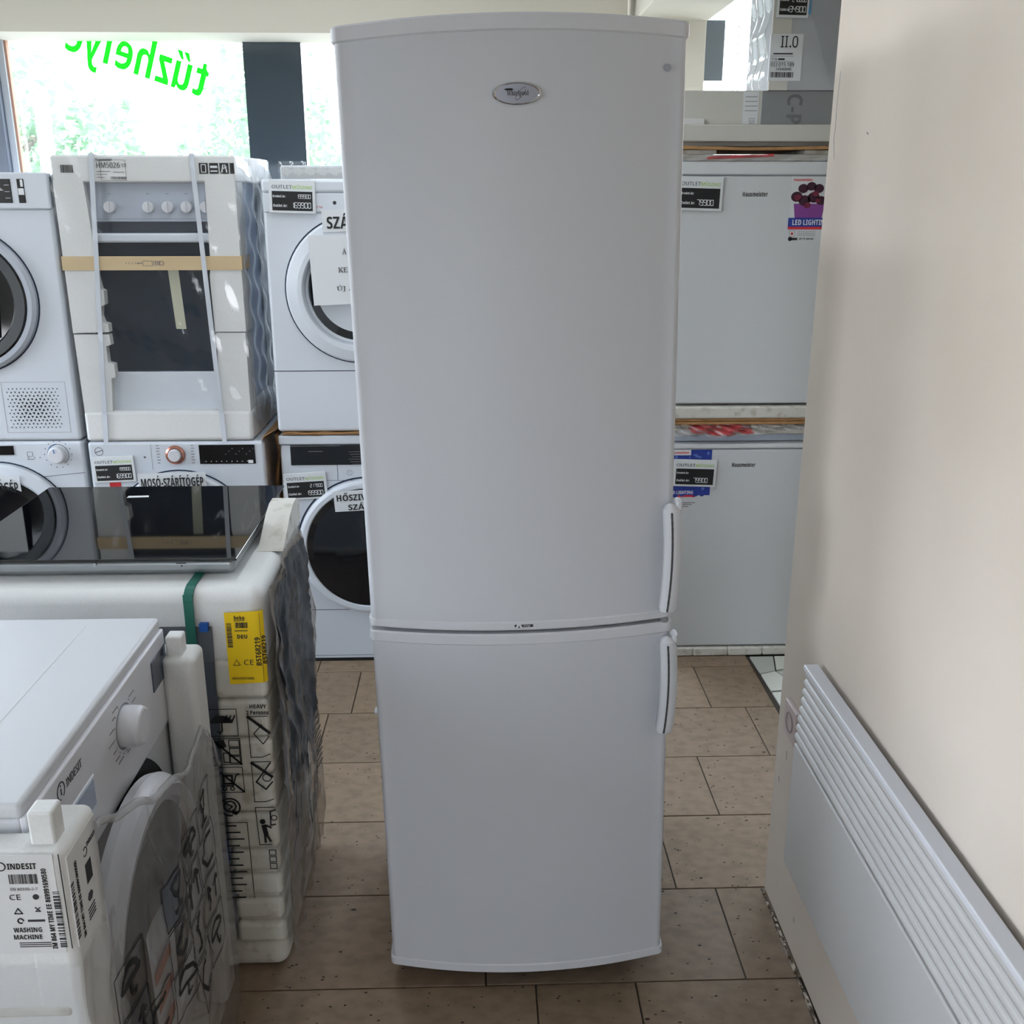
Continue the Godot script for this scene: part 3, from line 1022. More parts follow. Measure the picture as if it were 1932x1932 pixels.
func back_left() -> void:
	# --- heat pump dryer, bottom row beside the fridge
	var t := machine("tumble_dryer", "white heat pump dryer with black display strip on the floor beside the fridge", -0.40, 0.0, 0.6, 0.862, "dryer")
	var s := ST()
	span(s, -0.302, 0.302, 0.832, 0.864, -0.56, 0.006, 0.005)
	obj("worktop", s, M.enamel_cool, t)
	s = ST()
	span(s, -0.263, 0.285, 0.757, 0.829, -0.01, 0.003, 0.002)
	var pn := obj("display_strip", s, M.panel_black, t)
	s = ST()
	for k in 6:
		stroke(s, [Vector2(-0.06 + 0.006 * (k % 3), 0.805 - 0.009 * k), Vector2(0.02, 0.805 - 0.009 * k)], 0.0015, Transform3D(Basis(), Vector3(0, 0, 0.0032)))
	stroke(s, [Vector2(-0.2, 0.807), Vector2(-0.15, 0.807)], 0.002, Transform3D(Basis(), Vector3(0, 0, 0.0032)))
	stroke(s, [Vector2(-0.263, 0.826), Vector2(-0.09, 0.8265)], 0.0015, Transform3D(Basis(), Vector3(0, 0, 0.0032)))
	obj("fine_print", s, M.print_grey, pn)
	line(t, "panel_joint", -0.3, 0.8305, 0.3, 0.8305, 0.002)
	line(t, "drawer_joint", -0.102, 0.757, -0.102, 0.70, 0.0016)
	line(t, "drawer_joint", -0.3, 0.70, 0.3, 0.70, 0.0016, 0.0, M.line_grey)
	s = ST()
	stroke(s, arc(Vector2(-0.06, 0.728), 0.009, 0, 360, 20), 0.0012)
	stroke(s, [Vector2(-0.06, 0.725), Vector2(-0.06, 0.732)], 0.0012)
	obj("power_symbol", s, M.line_grey, t)
	var dc := Vector3(0, 0.452, 0)
	s = ST()
	stroke(s, arc(Vector2(0, 0.452), 0.258, 60, 175, 40), 0.006)
	obj("door_gap", s, M.line_blue, t)
	var dr := ring(t, "door", dc, [Vector2(0.252, 0.0), Vector2(0.252, 0.018), Vector2(0.247, 0.024), Vector2(0.240, 0.027), Vector2(0.226, 0.027), Vector2(0.222, 0.022)], M.plastic_cool)
	ring(dr, "door_glass", Vector3.ZERO, [Vector2(0.223, 0.022), Vector2(0.2, 0.028), Vector2(0.12, 0.034), Vector2(0.0, 0.037)], M.glass_black)
	line(t, "kick_panel_joint", -0.3, 0.206, 0.3, 0.206, 0.0022)
	line(t, "base_gap", -0.295, 0.022, 0.295, 0.022, 0.0022, 0.0, M.line_grey)
	s = ST()
	span(s, -0.29, 0.29, 0.0, 0.012, -0.5, 0.002)
	obj("base", s, M.black, t)
	price_tag(Vector3(-0.616, 0.682, ZB + 0.006), 0.15, 0.098, 3.0, "217900", "199900", "price tag 217900 to 199900 on the dryer with black display strip")
	paper_sign(Vector3(-0.40, 0.636, ZB + 0.031), 0.23, 0.075, 3.0, [["HŐSZIVATTYÚS", 0.0, 0.016, 0.21, 0.03, false, true], ["SZÁRÍTÓ", 0.0, -0.02, 0.135, 0.027, false, true]], "white paper sign with bold lettering across the lower dryer's black door")

	# --- cardboard sheet and the dryer standing on it
	s = ST()
	sheet(s, 30, 4, func(u, v): return Vector3(-0.685 + 0.585 * u, 0.8685 + 0.003 * sin(u * 23.0) * (v), -3.98 + v * (0.465 + 0.006 * sin(u * 40.0))))
	sheet(s, 30, 4, func(u, v): return Vector3(-0.685 + 0.585 * u, 0.874 + 0.002 * sin(u * 31.0) * (v), -3.98 + v * (0.47 + 0.004 * sin(u * 17.0))))
	sheet(s, 30, 1, func(u, v): return Vector3(-0.685 + 0.585 * u, 0.8685 + 0.006 * v, -3.512))
	tag(obj("cardboard_sheet", s, M.kraft), "brown cardboard sheet between the two stacked dryers", "cardboard")
	t = machine("tumble_dryer", "white dryer with large round silver door stacked on top beside the fridge", -0.40, 0.877, 0.602, 0.838, "dryer")
	s = ST()
	span(s, -0.301, 0.301, 0.795, 0.839, -0.56, 0.008, 0.012, 3)
	obj("top_edge", s, M.plastic_cool, t)
	s = ST()
	span(s, -0.297, 0.297, 0.735, 0.795, -0.02, 0.005, 0.004)
	obj("control_panel", s, M.plastic_cool, t)
	s = ST()
	blob(s, Vector2(-0.065, 0.765), 0.006, Transform3D(Basis(), Vector3(0, 0, 0.005)))
	obj("panel_symbol", s, M.print_dark, t)
	txt(t, "lettering", "8 kg", 0.02, 0.008, Vector3(-0.115, 0.752, 0.0056), M.print_rose)
	dc = Vector3(0, 0.484, 0)
	s = ST()
	stroke(s, arc(Vector2(0, 0.484), 0.243, 0, 360, 72), 0.005)
	obj("door_gap", s, M.line_blue, t)
	dr = ring(t, "door", dc, [Vector2(0.240, 0.0), Vector2(0.239, 0.014), Vector2(0.232, 0.022), Vector2(0.2, 0.03), Vector2(0.185, 0.03), Vector2(0.168, 0.012), Vector2(0.164, 0.004)], M.plastic_cool)
	ring(dr, "door_trim", Vector3(0, 0, 0.0), [Vector2(0.186, 0.0303), Vector2(0.178, 0.024), Vector2(0.166, 0.008)], M.door_silver)
	ring(dr, "door_glass", Vector3(0, 0, 0.0), [Vector2(0.168, 0.008), Vector2(0.14, 0.0), Vector2(0.0, -0.006)], M.glass_smoke)
	line(t, "kick_panel_joint", -0.3, 0.213, 0.3, 0.213, 0.003)
	price_tag(Vector3(-0.60, 1.661, ZB + 0.011), 0.15, 0.104, -1.5, "199900", "169900", "price tag 199900 to 169900 on the stacked dryer with round silver door")
	paper_sign(Vector3(-0.365, 1.588, ZB + 0.032), 0.28, 0.07, 1.0, [["SZÁRÍTÓGÉP", 0.0, 0.0, 0.25, 0.05, false, true]], "white paper sign with bold lettering above the silver door, cut off by the fridge")
	paper_sign(Vector3(-0.40, 1.432, ZB + 0.034), 0.3, 0.225, 2.0, [["Á", -0.035, 0.06, 0.014, 0.02, true, false], ["KE", -0.045, 0.0, 0.03, 0.016, true, false], ["ÚJ Á", -0.04, -0.06, 0.06, 0.022, true, false]], "white notice paper taped over the round silver door of the stacked dryer")

	# --- washer dryer under the cooker
	t = machine("washer_dryer", "white washer dryer with copper dial and black display under the wrapped cooker", -1.058, 0.0, 0.612, 0.845)
	knob(t, Vector3(-0.005, 0.798, 0.0), 0.023, 0.02, M.plastic, "dial")
	ring(t, "dial_rim", Vector3(-0.005, 0.798, 0.0), [Vector2(0.034, 0.0), Vector2(0.033, 0.006), Vector2(0.026, 0.01), Vector2(0.0235, 0.006)], M.copper, 40)
	s = ST()
	span(s, 0.078, 0.272, 0.764, 0.833, -0.01, 0.003, 0.002)
	pn = obj("display", s, M.panel_black, t)
	s = ST()
	for k in 9:
		blob(s, Vector2(0.1 + 0.018 * k, 0.774), 0.002, Transform3D(Basis(), Vector3(0, 0, 0.003)), 1.0, 0.0005, 8)
		blob(s, Vector2(0.17 + 0.012 * k, 0.8 + 0.01 * (k % 3)), 0.0014, Transform3D(Basis(), Vector3(0, 0, 0.003)), 1.0, 0.0005, 8)
	obj("indicator_marks", s, M.print_pale, pn)
	s = ST()
	span(s, 0.247, 0.264, 0.767, 0.778, 0.0, 0.0036)
	obj("white_mark", s, M.print_white, pn)
	s = ST()
	for k in 7:
		for sx in [-1.0, 1.0]:
			stroke(s, [Vector2(-0.005 + sx * 0.06 - 0.004, 0.832 - 0.0105 * k), Vector2(-0.005 + sx * 0.06 + 0.004 + 0.003 * (k % 2), 0.832 - 0.0105 * k)], 0.0022)
	stroke(s, [Vector2(-0.088, 0.838), Vector2(-0.088, 0.745)], 0.001)
	stroke(s, arc(Vector2(-0.268, 0.812), 0.014, 0, 360, 24), 0.0018)
	stroke(s, [Vector2(-0.28, 0.808), Vector2(-0.256, 0.816)], 0.003)
	blob(s, Vector2(-0.112, 0.79), 0.004)
	obj("panel_print", s, M.print_grey, t).set_meta("kind", "stuff")
	s = ST()
	stroke(s, arc(Vector2(0, 0.49), 0.252, 0, 360, 72), 0.005)
	obj("door_gap", s, M.line_blue, t)
	dr = ring(t, "door", Vector3(0, 0.49, 0), [Vector2(0.249, 0.0), Vector2(0.248, 0.016), Vector2(0.24, 0.024), Vector2(0.2, 0.03), Vector2(0.19, 0.024)], M.plastic_cool)
	ring(dr, "door_glass", Vector3.ZERO, [Vector2(0.191, 0.024), Vector2(0.16, 0.036), Vector2(0.0, 0.045)], M.glass_black)
	s = ST()
	span(s, -0.244, -0.205, 0.672, 0.7, 0.0, 0.0012)
	obj("red_sticker", s, M.red, t)
	price_tag(Vector3(-1.279, 0.749, ZB + 0.006), 0.145, 0.094, 2.0, "199900", "169900", "price tag 199900 to 169900 under the wrapped cooker, above a red sticker")
	paper_sign(Vector3(-1.073, 0.711, ZB + 0.033), 0.235, 0.062, 1.5, [["MOSÓ-SZÁRÍTÓGÉP", 0.0, 0.002, 0.215, 0.042, false, true]], "white paper sign reading MOSÓ-SZÁRÍTÓGÉP above the dark hob glass")

	# --- washing machine at the left edge, bottom row
	t = machine("washing_machine", "white washing machine with blue-marked dial at the left edge, bottom row", -1.683, 0.0, 0.608, 0.85)
	var kb := knob(t, Vector3(0.216, 0.803, 0.0), 0.03, 0.026, M.plastic, "dial")
	s = ST()
	rb(s, Vector3(-0.004, 0.016, 0.0262), Vector3(0.003, 0.014, 0.0012), 0.0, 1, Basis(Vector3(0, 0, 1), 0.15))
	obj("blue_pointer", s, M.blue, kb)
	s = ST()
	stroke(s, arc(Vector2(0.216, 0.803), 0.036, -60, 130, 20), 0.0018)
	stroke(s, arc(Vector2(0.216, 0.803), 0.036, 150, 240, 14), 0.0018)
	for k in 14:
		var a := TAU * k / 14.0
		blob(s, Vector2(0.216, 0.803) + Vector2(cos(a), sin(a)) * 0.047, 0.002, Transform3D(), 1.0, 0.0006, 8)
	for k in 3:
		blob(s, Vector2(0.112 + 0.02 * k, 0.792), 0.002, Transform3D(), 1.0, 0.0006, 8)
	box_line(s, 0.11, 0.128, 0.797, 0.812, 0.0012)
	stroke(s, [Vector2(0.108, 0.786), Vector2(0.13, 0.786)], 0.002)
	obj("panel_print", s, M.print_grey, t).set_meta("kind", "stuff")
	s = ST()
	stroke(s, arc(Vector2(0.216, 0.803), 0.036, 95, 145, 10), 0.0026)
	obj("blue_print", s, M.blue, t)
	s = ST()
	span(s, -0.12, 0.066, 0.803, 0.835, -0.01, 0.003)
	obj("display", s, M.panel_black, t)
	line(t, "panel_crease", 0.15, 0.722, 0.3, 0.737, 0.0025, 0.0, M.line_grey)
	s = ST()
	stroke(s, arc(Vector2(0, 0.53), 0.247, 0, 360, 72), 0.005)
	obj("door_gap", s, M.line_blue, t)
	dr = ring(t, "door", Vector3(0, 0.53, 0), [Vector2(0.244, 0.0), Vector2(0.243, 0.016), Vector2(0.236, 0.024), Vector2(0.2, 0.03), Vector2(0.19, 0.024)], M.plastic_cool)
	ring(dr, "door_glass", Vector3.ZERO, [Vector2(0.191, 0.024), Vector2(0.16, 0.036), Vector2(0.0, 0.045)], M.glass_black)
	paper_sign(Vector3(-1.70, 0.698, ZB + 0.033), 0.205, 0.074, 0.0, [["TÓGÉP", 0.052, 0.002, 0.085, 0.048, false, true]], "white paper sign ending TÓGÉP on the washing machine at the left edge")

	# --- dryer at the left edge, top row
	t = machine("tumble_dryer", "white dryer with perforated grille at the left edge, stacked on the washing machine", -1.683, 0.852, 0.604, 0.883, "dryer")
	s = ST()
	span(s, -0.302, 0.302, 0.77, 0.884, -0.03, 0.006, 0.006)
	obj("control_panel", s, M.plastic_cool, t)
	line(t, "panel_joint", -0.3, 0.768, 0.3, 0.768, 0.0016, 0.0062, M.line_grey)
	s = ST()
	span(s, 0.02, 0.184, 0.79, 0.864, 0.0, 0.0075, 0.001)
	pn = obj("display", s, M.panel_black, t)
	s = ST()
	prism(s, PackedVector2Array([Vector2(0.13, 0.828), Vector2(0.16, 0.828), Vector2(0.142, 0.843)]), 0.0, 0.0006, Transform3D(Basis(), Vector3(0, 0, 0.0075)))
	for k in 3:
		stroke(s, [Vector2(0.163, 0.845 - 0.02 * k), Vector2(0.178, 0.845 - 0.02 * k)], 0.002, Transform3D(Basis(), Vector3(0, 0, 0.0075)))
	obj("display_print", s, M.print_pale, pn)
	s = ST()
	span(s, 0.204, 0.226, 0.79, 0.864, 0.0, 0.0075, 0.001)
	pn = obj("dark_label", s, M.panel_black, t)
	s = ST()
	span(s, 0.206, 0.224, 0.815, 0.835, 0.0, 0.0082)
	span(s, 0.215, 0.223, 0.84, 0.862, 0.0, 0.0082)
	obj("label_print", s, M.print_white, pn)
	var oc := Vector3(-0.022, 0.48, 0)
	s = ST()
	stroke(s, arc(Vector2(oc.x, oc.y), 0.243, 0, 360, 72), 0.005)
	obj("door_gap", s, M.line_blue, t)
	dr = ring(t, "door", oc, [Vector2(0.24, 0.0), Vector2(0.239, 0.014), Vector2(0.228, 0.022), Vector2(0.213, 0.022), Vector2(0.208, 0.014)], M.door_silver)
	ring(dr, "door_bezel", Vector3.ZERO, [Vector2(0.212, 0.02), Vector2(0.205, 0.024), Vector2(0.172, 0.022), Vector2(0.165, 0.012)], M.panel_black)
	ring(dr, "door_glass", Vector3.ZERO, [Vector2(0.168, 0.014), Vector2(0.1, 0.006), Vector2(0.0, 0.003)], M.glass_smoke)
	s = ST()
	var tf := Transform3D(Basis(), Vector3(0, 0, 0.0003))
	for r in 12:
		for c in 13:
			var p := Vector2(0.072 + 0.0136 * c + 0.0068 * (r % 2), 0.048 + 0.0122 * r)
			var edge := minf(minf(c, 12 - c), minf(r, 11 - r))
			var q := 0.0026 + 0.0006 * minf(edge, 4.0)
			var up := 1.0 if (c + r) % 2 else -1.0
			prism(s, PackedVector2Array([p + Vector2(-q, -q * 0.8 * up), p + Vector2(q, -q * 0.8 * up), p + Vector2(0, q * up)]), 0.0, 0.0006, tf)
	obj("vent_holes", s, M.black, t).set_meta("kind", "stuff")
	s = ST()
	box_line(s, 0.055, 0.27, 0.03, 0.205, 0.0012)
	obj("grille_outline", s, M.print_pale, t)
	paper_sign(Vector3(-1.71, 1.34, ZB + 0.03), 0.21, 0.26, 0.0, [], "white paper taped inside the round dark door at the left edge")

	cooker()

	# --- wrapped carton behind the top dryer
	t = thing("wrapped_carton", "film wrapped white carton behind the stacked dryer, under the window", "carton", Vector3(-0.53, 0.9, -4.19))
	s = ST()
	rb(s, Vector3(0, 0.435, 0), Vector3(0.42, 0.87, 0.2), 0.01, 2)
	obj("carton", s, M.foam, t)
	s = ST()
	sheet(s, 40, 10, func(u, v): return Vector3(-0.215 + 0.43 * u, 0.7 + 0.185 * v, 0.106 - 0.01 * v * v + 0.003 * sin(u * 60.0 + v * 9.0) + 0.003 * sin(v * 30.0)))
	obj("film", s, M.film, t)
	s = ST()
	span(s, -0.22, 0.22, -0.9, 0.0, -0.1, 0.1)
	obj("support_box", s, M.carton, t)

	# --- cardboard wedged beside the washer dryer
	t = thing("cardboard_flap", "torn brown cardboard flap between the wrapped cooker and the dryers", "cardboard", Vector3(-0.725, 0.0, ZB))
	s = ST()
	sheet(s, 10, 14, func(u, v): return Vector3(0.012 + 0.008 * sin(v * 9.0) + 0.004 * u, 0.45 + 0.42 * v, -0.35 + u * (0.36 + 0.008 * sin(v * 21.0))))
	sheet(s, 10, 14, func(u, v): return Vector3(0.007 + 0.008 * sin(v * 9.0) + 0.004 * u, 0.45 + 0.42 * v, -0.35 + u * (0.36 + 0.008 * sin(v * 21.0))))
	obj("upright_flap", s, M.kraft, t)
	s = ST()
	sheet(s, 12, 6, func(u, v): return Vector3(-0.035 + 0.055 * u, 0.85 + 0.02 * u + 0.012 * sin(v * 8.0) * u, -0.4 + 0.41 * v))
	sheet(s, 12, 6, func(u, v): return Vector3(-0.035 + 0.055 * u, 0.856 + 0.02 * u + 0.012 * sin(v * 8.0) * u, -0.4 + 0.41 * v))
	obj("top_flap", s, M.kraft, t)

func cooker() -> void:
	var t := thing("packaged_cooker", "electric cooker packed in white foam corners, straps and clear film", "cooker", Vector3(-1.075, 0.847, ZB))
	# local: y from 0 to 0.94, x from -0.29 to 0.29
	var s := ST()
	span(s, -0.25, 0.255, 0.03, 0.90, -0.56, -0.045, 0.003)
	obj("cooker_body", s, M.side_metal, t)
	s = ST()
	span(s, -0.25, 0.255, 0.735, 0.86, -0.05, -0.028, 0.004)
	var cp := obj("control_panel", s, M.panel_grey, t)
	for x in [-0.126, -0.001, 0.062, 0.123, 0.185]:
		var kb := knob(cp, Vector3(x, 0.781, -0.028), 0.019, 0.018, M.plastic)
		s = ST()
		rb(s, Vector3(0, 0, 0.02), Vector3(0.006, 0.036, 0.008), 0.002, 1)
		obj("grip", s, M.plastic, kb)
	s = ST()
	for x in [-0.126, -0.001, 0.062, 0.123]:
		stroke(s, [Vector2(x - 0.004, 0.823), Vector2(x + 0.004, 0.823)], 0.002, Transform3D(Basis(), Vector3(0, 0, -0.028)))
	stroke(s, [Vector2(-0.19, 0.744), Vector2(0.2, 0.744)], 0.0015, Transform3D(Basis(), Vector3(0, 0, -0.028)))
	obj("panel_marks", s, M.line_grey, cp)
	s = ST()
	span(s, -0.25, 0.255, 0.698, 0.734, -0.05, -0.044)
	obj("vent_slot", s, M.slot_blue, t)
	s = ST()
	span(s, -0.225, 0.23, 0.24, 0.668, -0.05, -0.034, 0.003)
	var od := obj("oven_door", s, M.glass_oven, t)
	s = ST()
	rb(s, Vector3(0.0, 0.684, -0.022), Vector3(0.46, 0.031, 0.024), 0.009, 3)
	obj("door_handle", s, M.plastic_cool, od)
	s = ST()
	prism(s, PackedVector2Array([Vector2(0.038, 0.585), Vector2(0.073, 0.585), Vector2(0.082, 0.383), Vector2(0.048, 0.384)]), 0.0, 0.0006, Transform3D(Basis(), Vector3(0, 0, -0.034)))
	obj("masking_tape", s, M.masking, od)
	s = ST()
	span(s, -0.24, 0.245, 0.1, 0.238, -0.05, -0.032, 0.004)
	obj("drawer_front", s, M.plastic_cool, t)
	# foam
	s = ST()
	rb(s, Vector3(0, 0.9, -0.29), Vector3(0.586, 0.084, 0.58), 0.008, 2)
	obj("foam_cap", s, M.foam, t)
	s = ST()
	rb(s, Vector3(0, 0.0535, -0.29), Vector3(0.576, 0.107, 0.58), 0.014, 3)
	obj("foam_base", s, M.foam, t)
	# corner posts: notched inner edge on the left, straight on the right
	var left := PackedVector2Array([Vector2(-0.292, 0.865), Vector2(-0.196, 0.865), Vector2(-0.184, 0.66), Vector2(-0.186, 0.56), Vector2(-0.18, 0.52), Vector2(-0.17, 0.515), Vector2(-0.172, 0.47), Vector2(-0.186, 0.462), Vector2(-0.19, 0.43), Vector2(-0.184, 0.41), Vector2(-0.168, 0.405), Vector2(-0.168, 0.378), Vector2(-0.288, 0.375)])
	s = ST()
	prism(s, left, -0.085, 0.0, Transform3D(Basis(), Vector3.ZERO))
	span(s, -0.292, -0.262, 0.375, 0.865, -0.3, -0.08)
	obj("corner_post", s, M.foam, t)
	s = ST()
	var left2 := PackedVector2Array([Vector2(-0.288, 0.37), Vector2(-0.17, 0.37), Vector2(-0.168, 0.335), Vector2(-0.185, 0.33), Vector2(-0.185, 0.275), Vector2(-0.165, 0.27), Vector2(-0.165, 0.225), Vector2(-0.18, 0.22), Vector2(-0.188, 0.1), Vector2(-0.284, 0.1)])
	prism(s, left2, -0.085, -0.004, Transform3D())
	span(s, -0.286, -0.26, 0.1, 0.37, -0.3, -0.08)
	obj("corner_post", s, M.foam, t)
	s = ST()
	prism(s, PackedVector2Array([Vector2(0.194, 0.865), Vector2(0.29, 0.865), Vector2(0.29, 0.378), Vector2(0.186, 0.378), Vector2(0.184, 0.56), Vector2(0.19, 0.6)]), -0.085, 0.0, Transform3D())
	span(s, 0.258, 0.29, 0.378, 0.865, -0.11, -0.08)
	span(s, 0.262, 0.288, 0.05, 0.865, -0.56, -0.46)
	obj("corner_post", s, M.foam, t)
	s = ST()
	prism(s, PackedVector2Array([Vector2(0.188, 0.374), Vector2(0.286, 0.374), Vector2(0.284, 0.1), Vector2(0.182, 0.1)]), -0.085, -0.004, Transform3D())
	span(s, 0.256, 0.285, 0.1, 0.374, -0.11, -0.08)
	obj("corner_post", s, M.foam, t)
	# tape and straps
	s = ST()
	rb(s, Vector3(0.0, 0.604, 0.003), Vector3(0.588, 0.045, 0.002), 0.0, 1)
	rb(s, Vector3(0.2935, 0.604, -0.06), Vector3(0.002, 0.045, 0.126), 0.0, 1)
	rb(s, Vector3(-0.2935, 0.604, -0.06), Vector3(0.002, 0.045, 0.126), 0.0, 1)
	var tp := obj("paper_tape", s, M.tan_tape, t)
	s = ST()
	tf_lines(s)
	obj("tape_print", s, M.print_grey, tp, Vector3(0, 0.604, 0.0042))
	for q in [[-0.158, -0.22, 0.006], [0.16, 0.188, 0.006]]:
		s = ST()
		var a := Vector2(q[0], 0.943)
		var b := Vector2(q[1], 0.0)
		stroke(s, [a, b], 0.0155, Transform3D(Basis(), Vector3(0, 0, q[2])), 0.0015)
		rb(s, Vector3(q[0], 0.944, -0.28), Vector3(0.0155, 0.002, 0.57), 0.0, 1)
		obj("strap", s, M.strap_white, t)
	# print on the cap
	s = ST()
	bars(s, -0.262, -0.222, 0.888, 0.912, 5)
	obj("barcode", s, M.print_dark, t, Vector3(0, 0, 0.0005))
	s = ST()
	box_line(s, -0.135, -0.055, 0.865, 0.927, 0.0008)
	bars(s, -0.105, -0.055, 0.868, 0.876, 6)
	for k in 3:
		stroke(s, [Vector2(-0.148, 0.892 - 0.009 * k), Vector2(-0.105 - 0.01 * k, 0.892 - 0.009 * k)], 0.0016)
	stroke(s, [Vector2(-0.095, 0.89), Vector2(-0.06, 0.89)], 0.0016)
	obj("label_print", s, M.print_grey, t, Vector3(0, 0, 0.0006))
	txt(t, "lettering", "Hausmeister", 0.052, 0.008, Vector3(-0.121, 0.928, 0.0015), M.print_dark, Basis(), false, true)
	txt(t, "lettering", "HM5026", 0.074, 0.017, Vector3(-0.109, 0.911, 0.0015), M.print_dark)
	txt(t, "lettering", "CE", 0.014, 0.01, Vector3(-0.058, 0.911, 0.0015), M.print_dark)
	for k in 4:
		s = ST()
		var x: float = 0.194 + 0.033 * k
		span(s, x - 0.0145, minf(x + 0.0145, 0.292), 0.885, 0.918, -0.001, 0.001)
		var pk := obj("pictogram", s, M.print_black, t)
		if k < 3:
			s = ST()
			match k:
				0: box_line(s, x - 0.007, x + 0.007, 0.89, 0.913, 0.0025)
				1:
					stroke(s, [Vector2(x - 0.01, 0.893), Vector2(x + 0.01, 0.893)], 0.004)
					stroke(s, [Vector2(x - 0.009, 0.906), Vector2(x + 0.009, 0.906)], 0.007)
				2:
					stroke(s, [Vector2(x - 0.008, 0.89), Vector2(x - 0.003, 0.912)], 0.004)
					stroke(s, [Vector2(x + 0.008, 0.89), Vector2(x + 0.003, 0.912)], 0.004)
					stroke(s, [Vector2(x - 0.006, 0.9), Vector2(x + 0.008, 0.906)], 0.003)
			obj("pictogram_mark", s, M.print_white, pk, Vector3(0, 0, 0.0011))
	# clear film round the right side and a crumpled sleeve at the corner
	s = ST()
	sheet(s, 26, 60, func(u, v): return Vector3(0.3 + 0.006 * sin(v * 47.0 + u * 9.0) + 0.004 * sin(u * 31.0 + v * 11.0), 0.02 + 0.92 * v, 0.004 - 0.57 * u))
	obj("side_film", s, M.film, t)
	s = ST()
	sheet(s, 50, 30, func(u, v): return Vector3(-0.296 + 0.592 * u, 0.1 + 0.84 * v, 0.0105 + 0.0022 * sin(v * 31.0 + u * 8.0) + 0.0016 * sin(u * 37.0 + v * 14.0)))
	obj("front_film", s, M.film_thin, t)

func tf_lines(s: SurfaceTool) -> void:
	for k in 5:
		stroke(s, [Vector2(-0.085 + 0.01 * k, -0.003), Vector2(-0.085 + 0.01 * k, 0.003)], 0.0014)
	box_line(s, -0.03, 0.0, -0.008, 0.007, 0.0012)
	stroke(s, [Vector2(-0.05, 0.0), Vector2(-0.032, 0.0)], 0.0025)
	for k in 4:
		stroke(s, [Vector2(0.003 + 0.006 * k, -0.007), Vector2(0.006 + 0.006 * k, 0.007)], 0.0022)
	stroke(s, arc(Vector2(0.031, 0), 0.007, 0, 360, 12), 0.0014)

# ---------------------------------------------------------------- stack of small fridges on the right
func small_fridge(label: String, y0: float, h: float, door0: float, door1: float, trim1: float) -> Node3D:
	var t := thing("small_fridge", label, "refrigerator", Vector3(0.93, y0, ZB), "small fridges in the stack")
	var s := ST()
	span(s, -0.272, 0.272, 0.0, h, -0.54, -0.055, 0.004)
	obj("cabinet", s, M.fridge_grey, t)
	s = ST()
	rb(s, Vector3(0, (door0 + door1) / 2, -0.026), Vector3(0.548, door1 - door0, 0.052), 0.008, 3)
	var d := obj("door", s, M.fridge_grey, t)
	s = ST()
	rb(s, Vector3(0, (door1 + trim1) / 2 + 0.001, -0.024), Vector3(0.55, trim1 - door1, 0.054), 0.006, 2)
	obj("top_trim", s, M.fridge_trim, t)
	s = ST()
	stroke(s, [Vector2(-0.27, door1), Vector2(0.27, door1)], 0.002, Transform3D(Basis(), Vector3(0, 0, -0.001)))
	obj("trim_joint", s, M.line_grey, t)
	return t

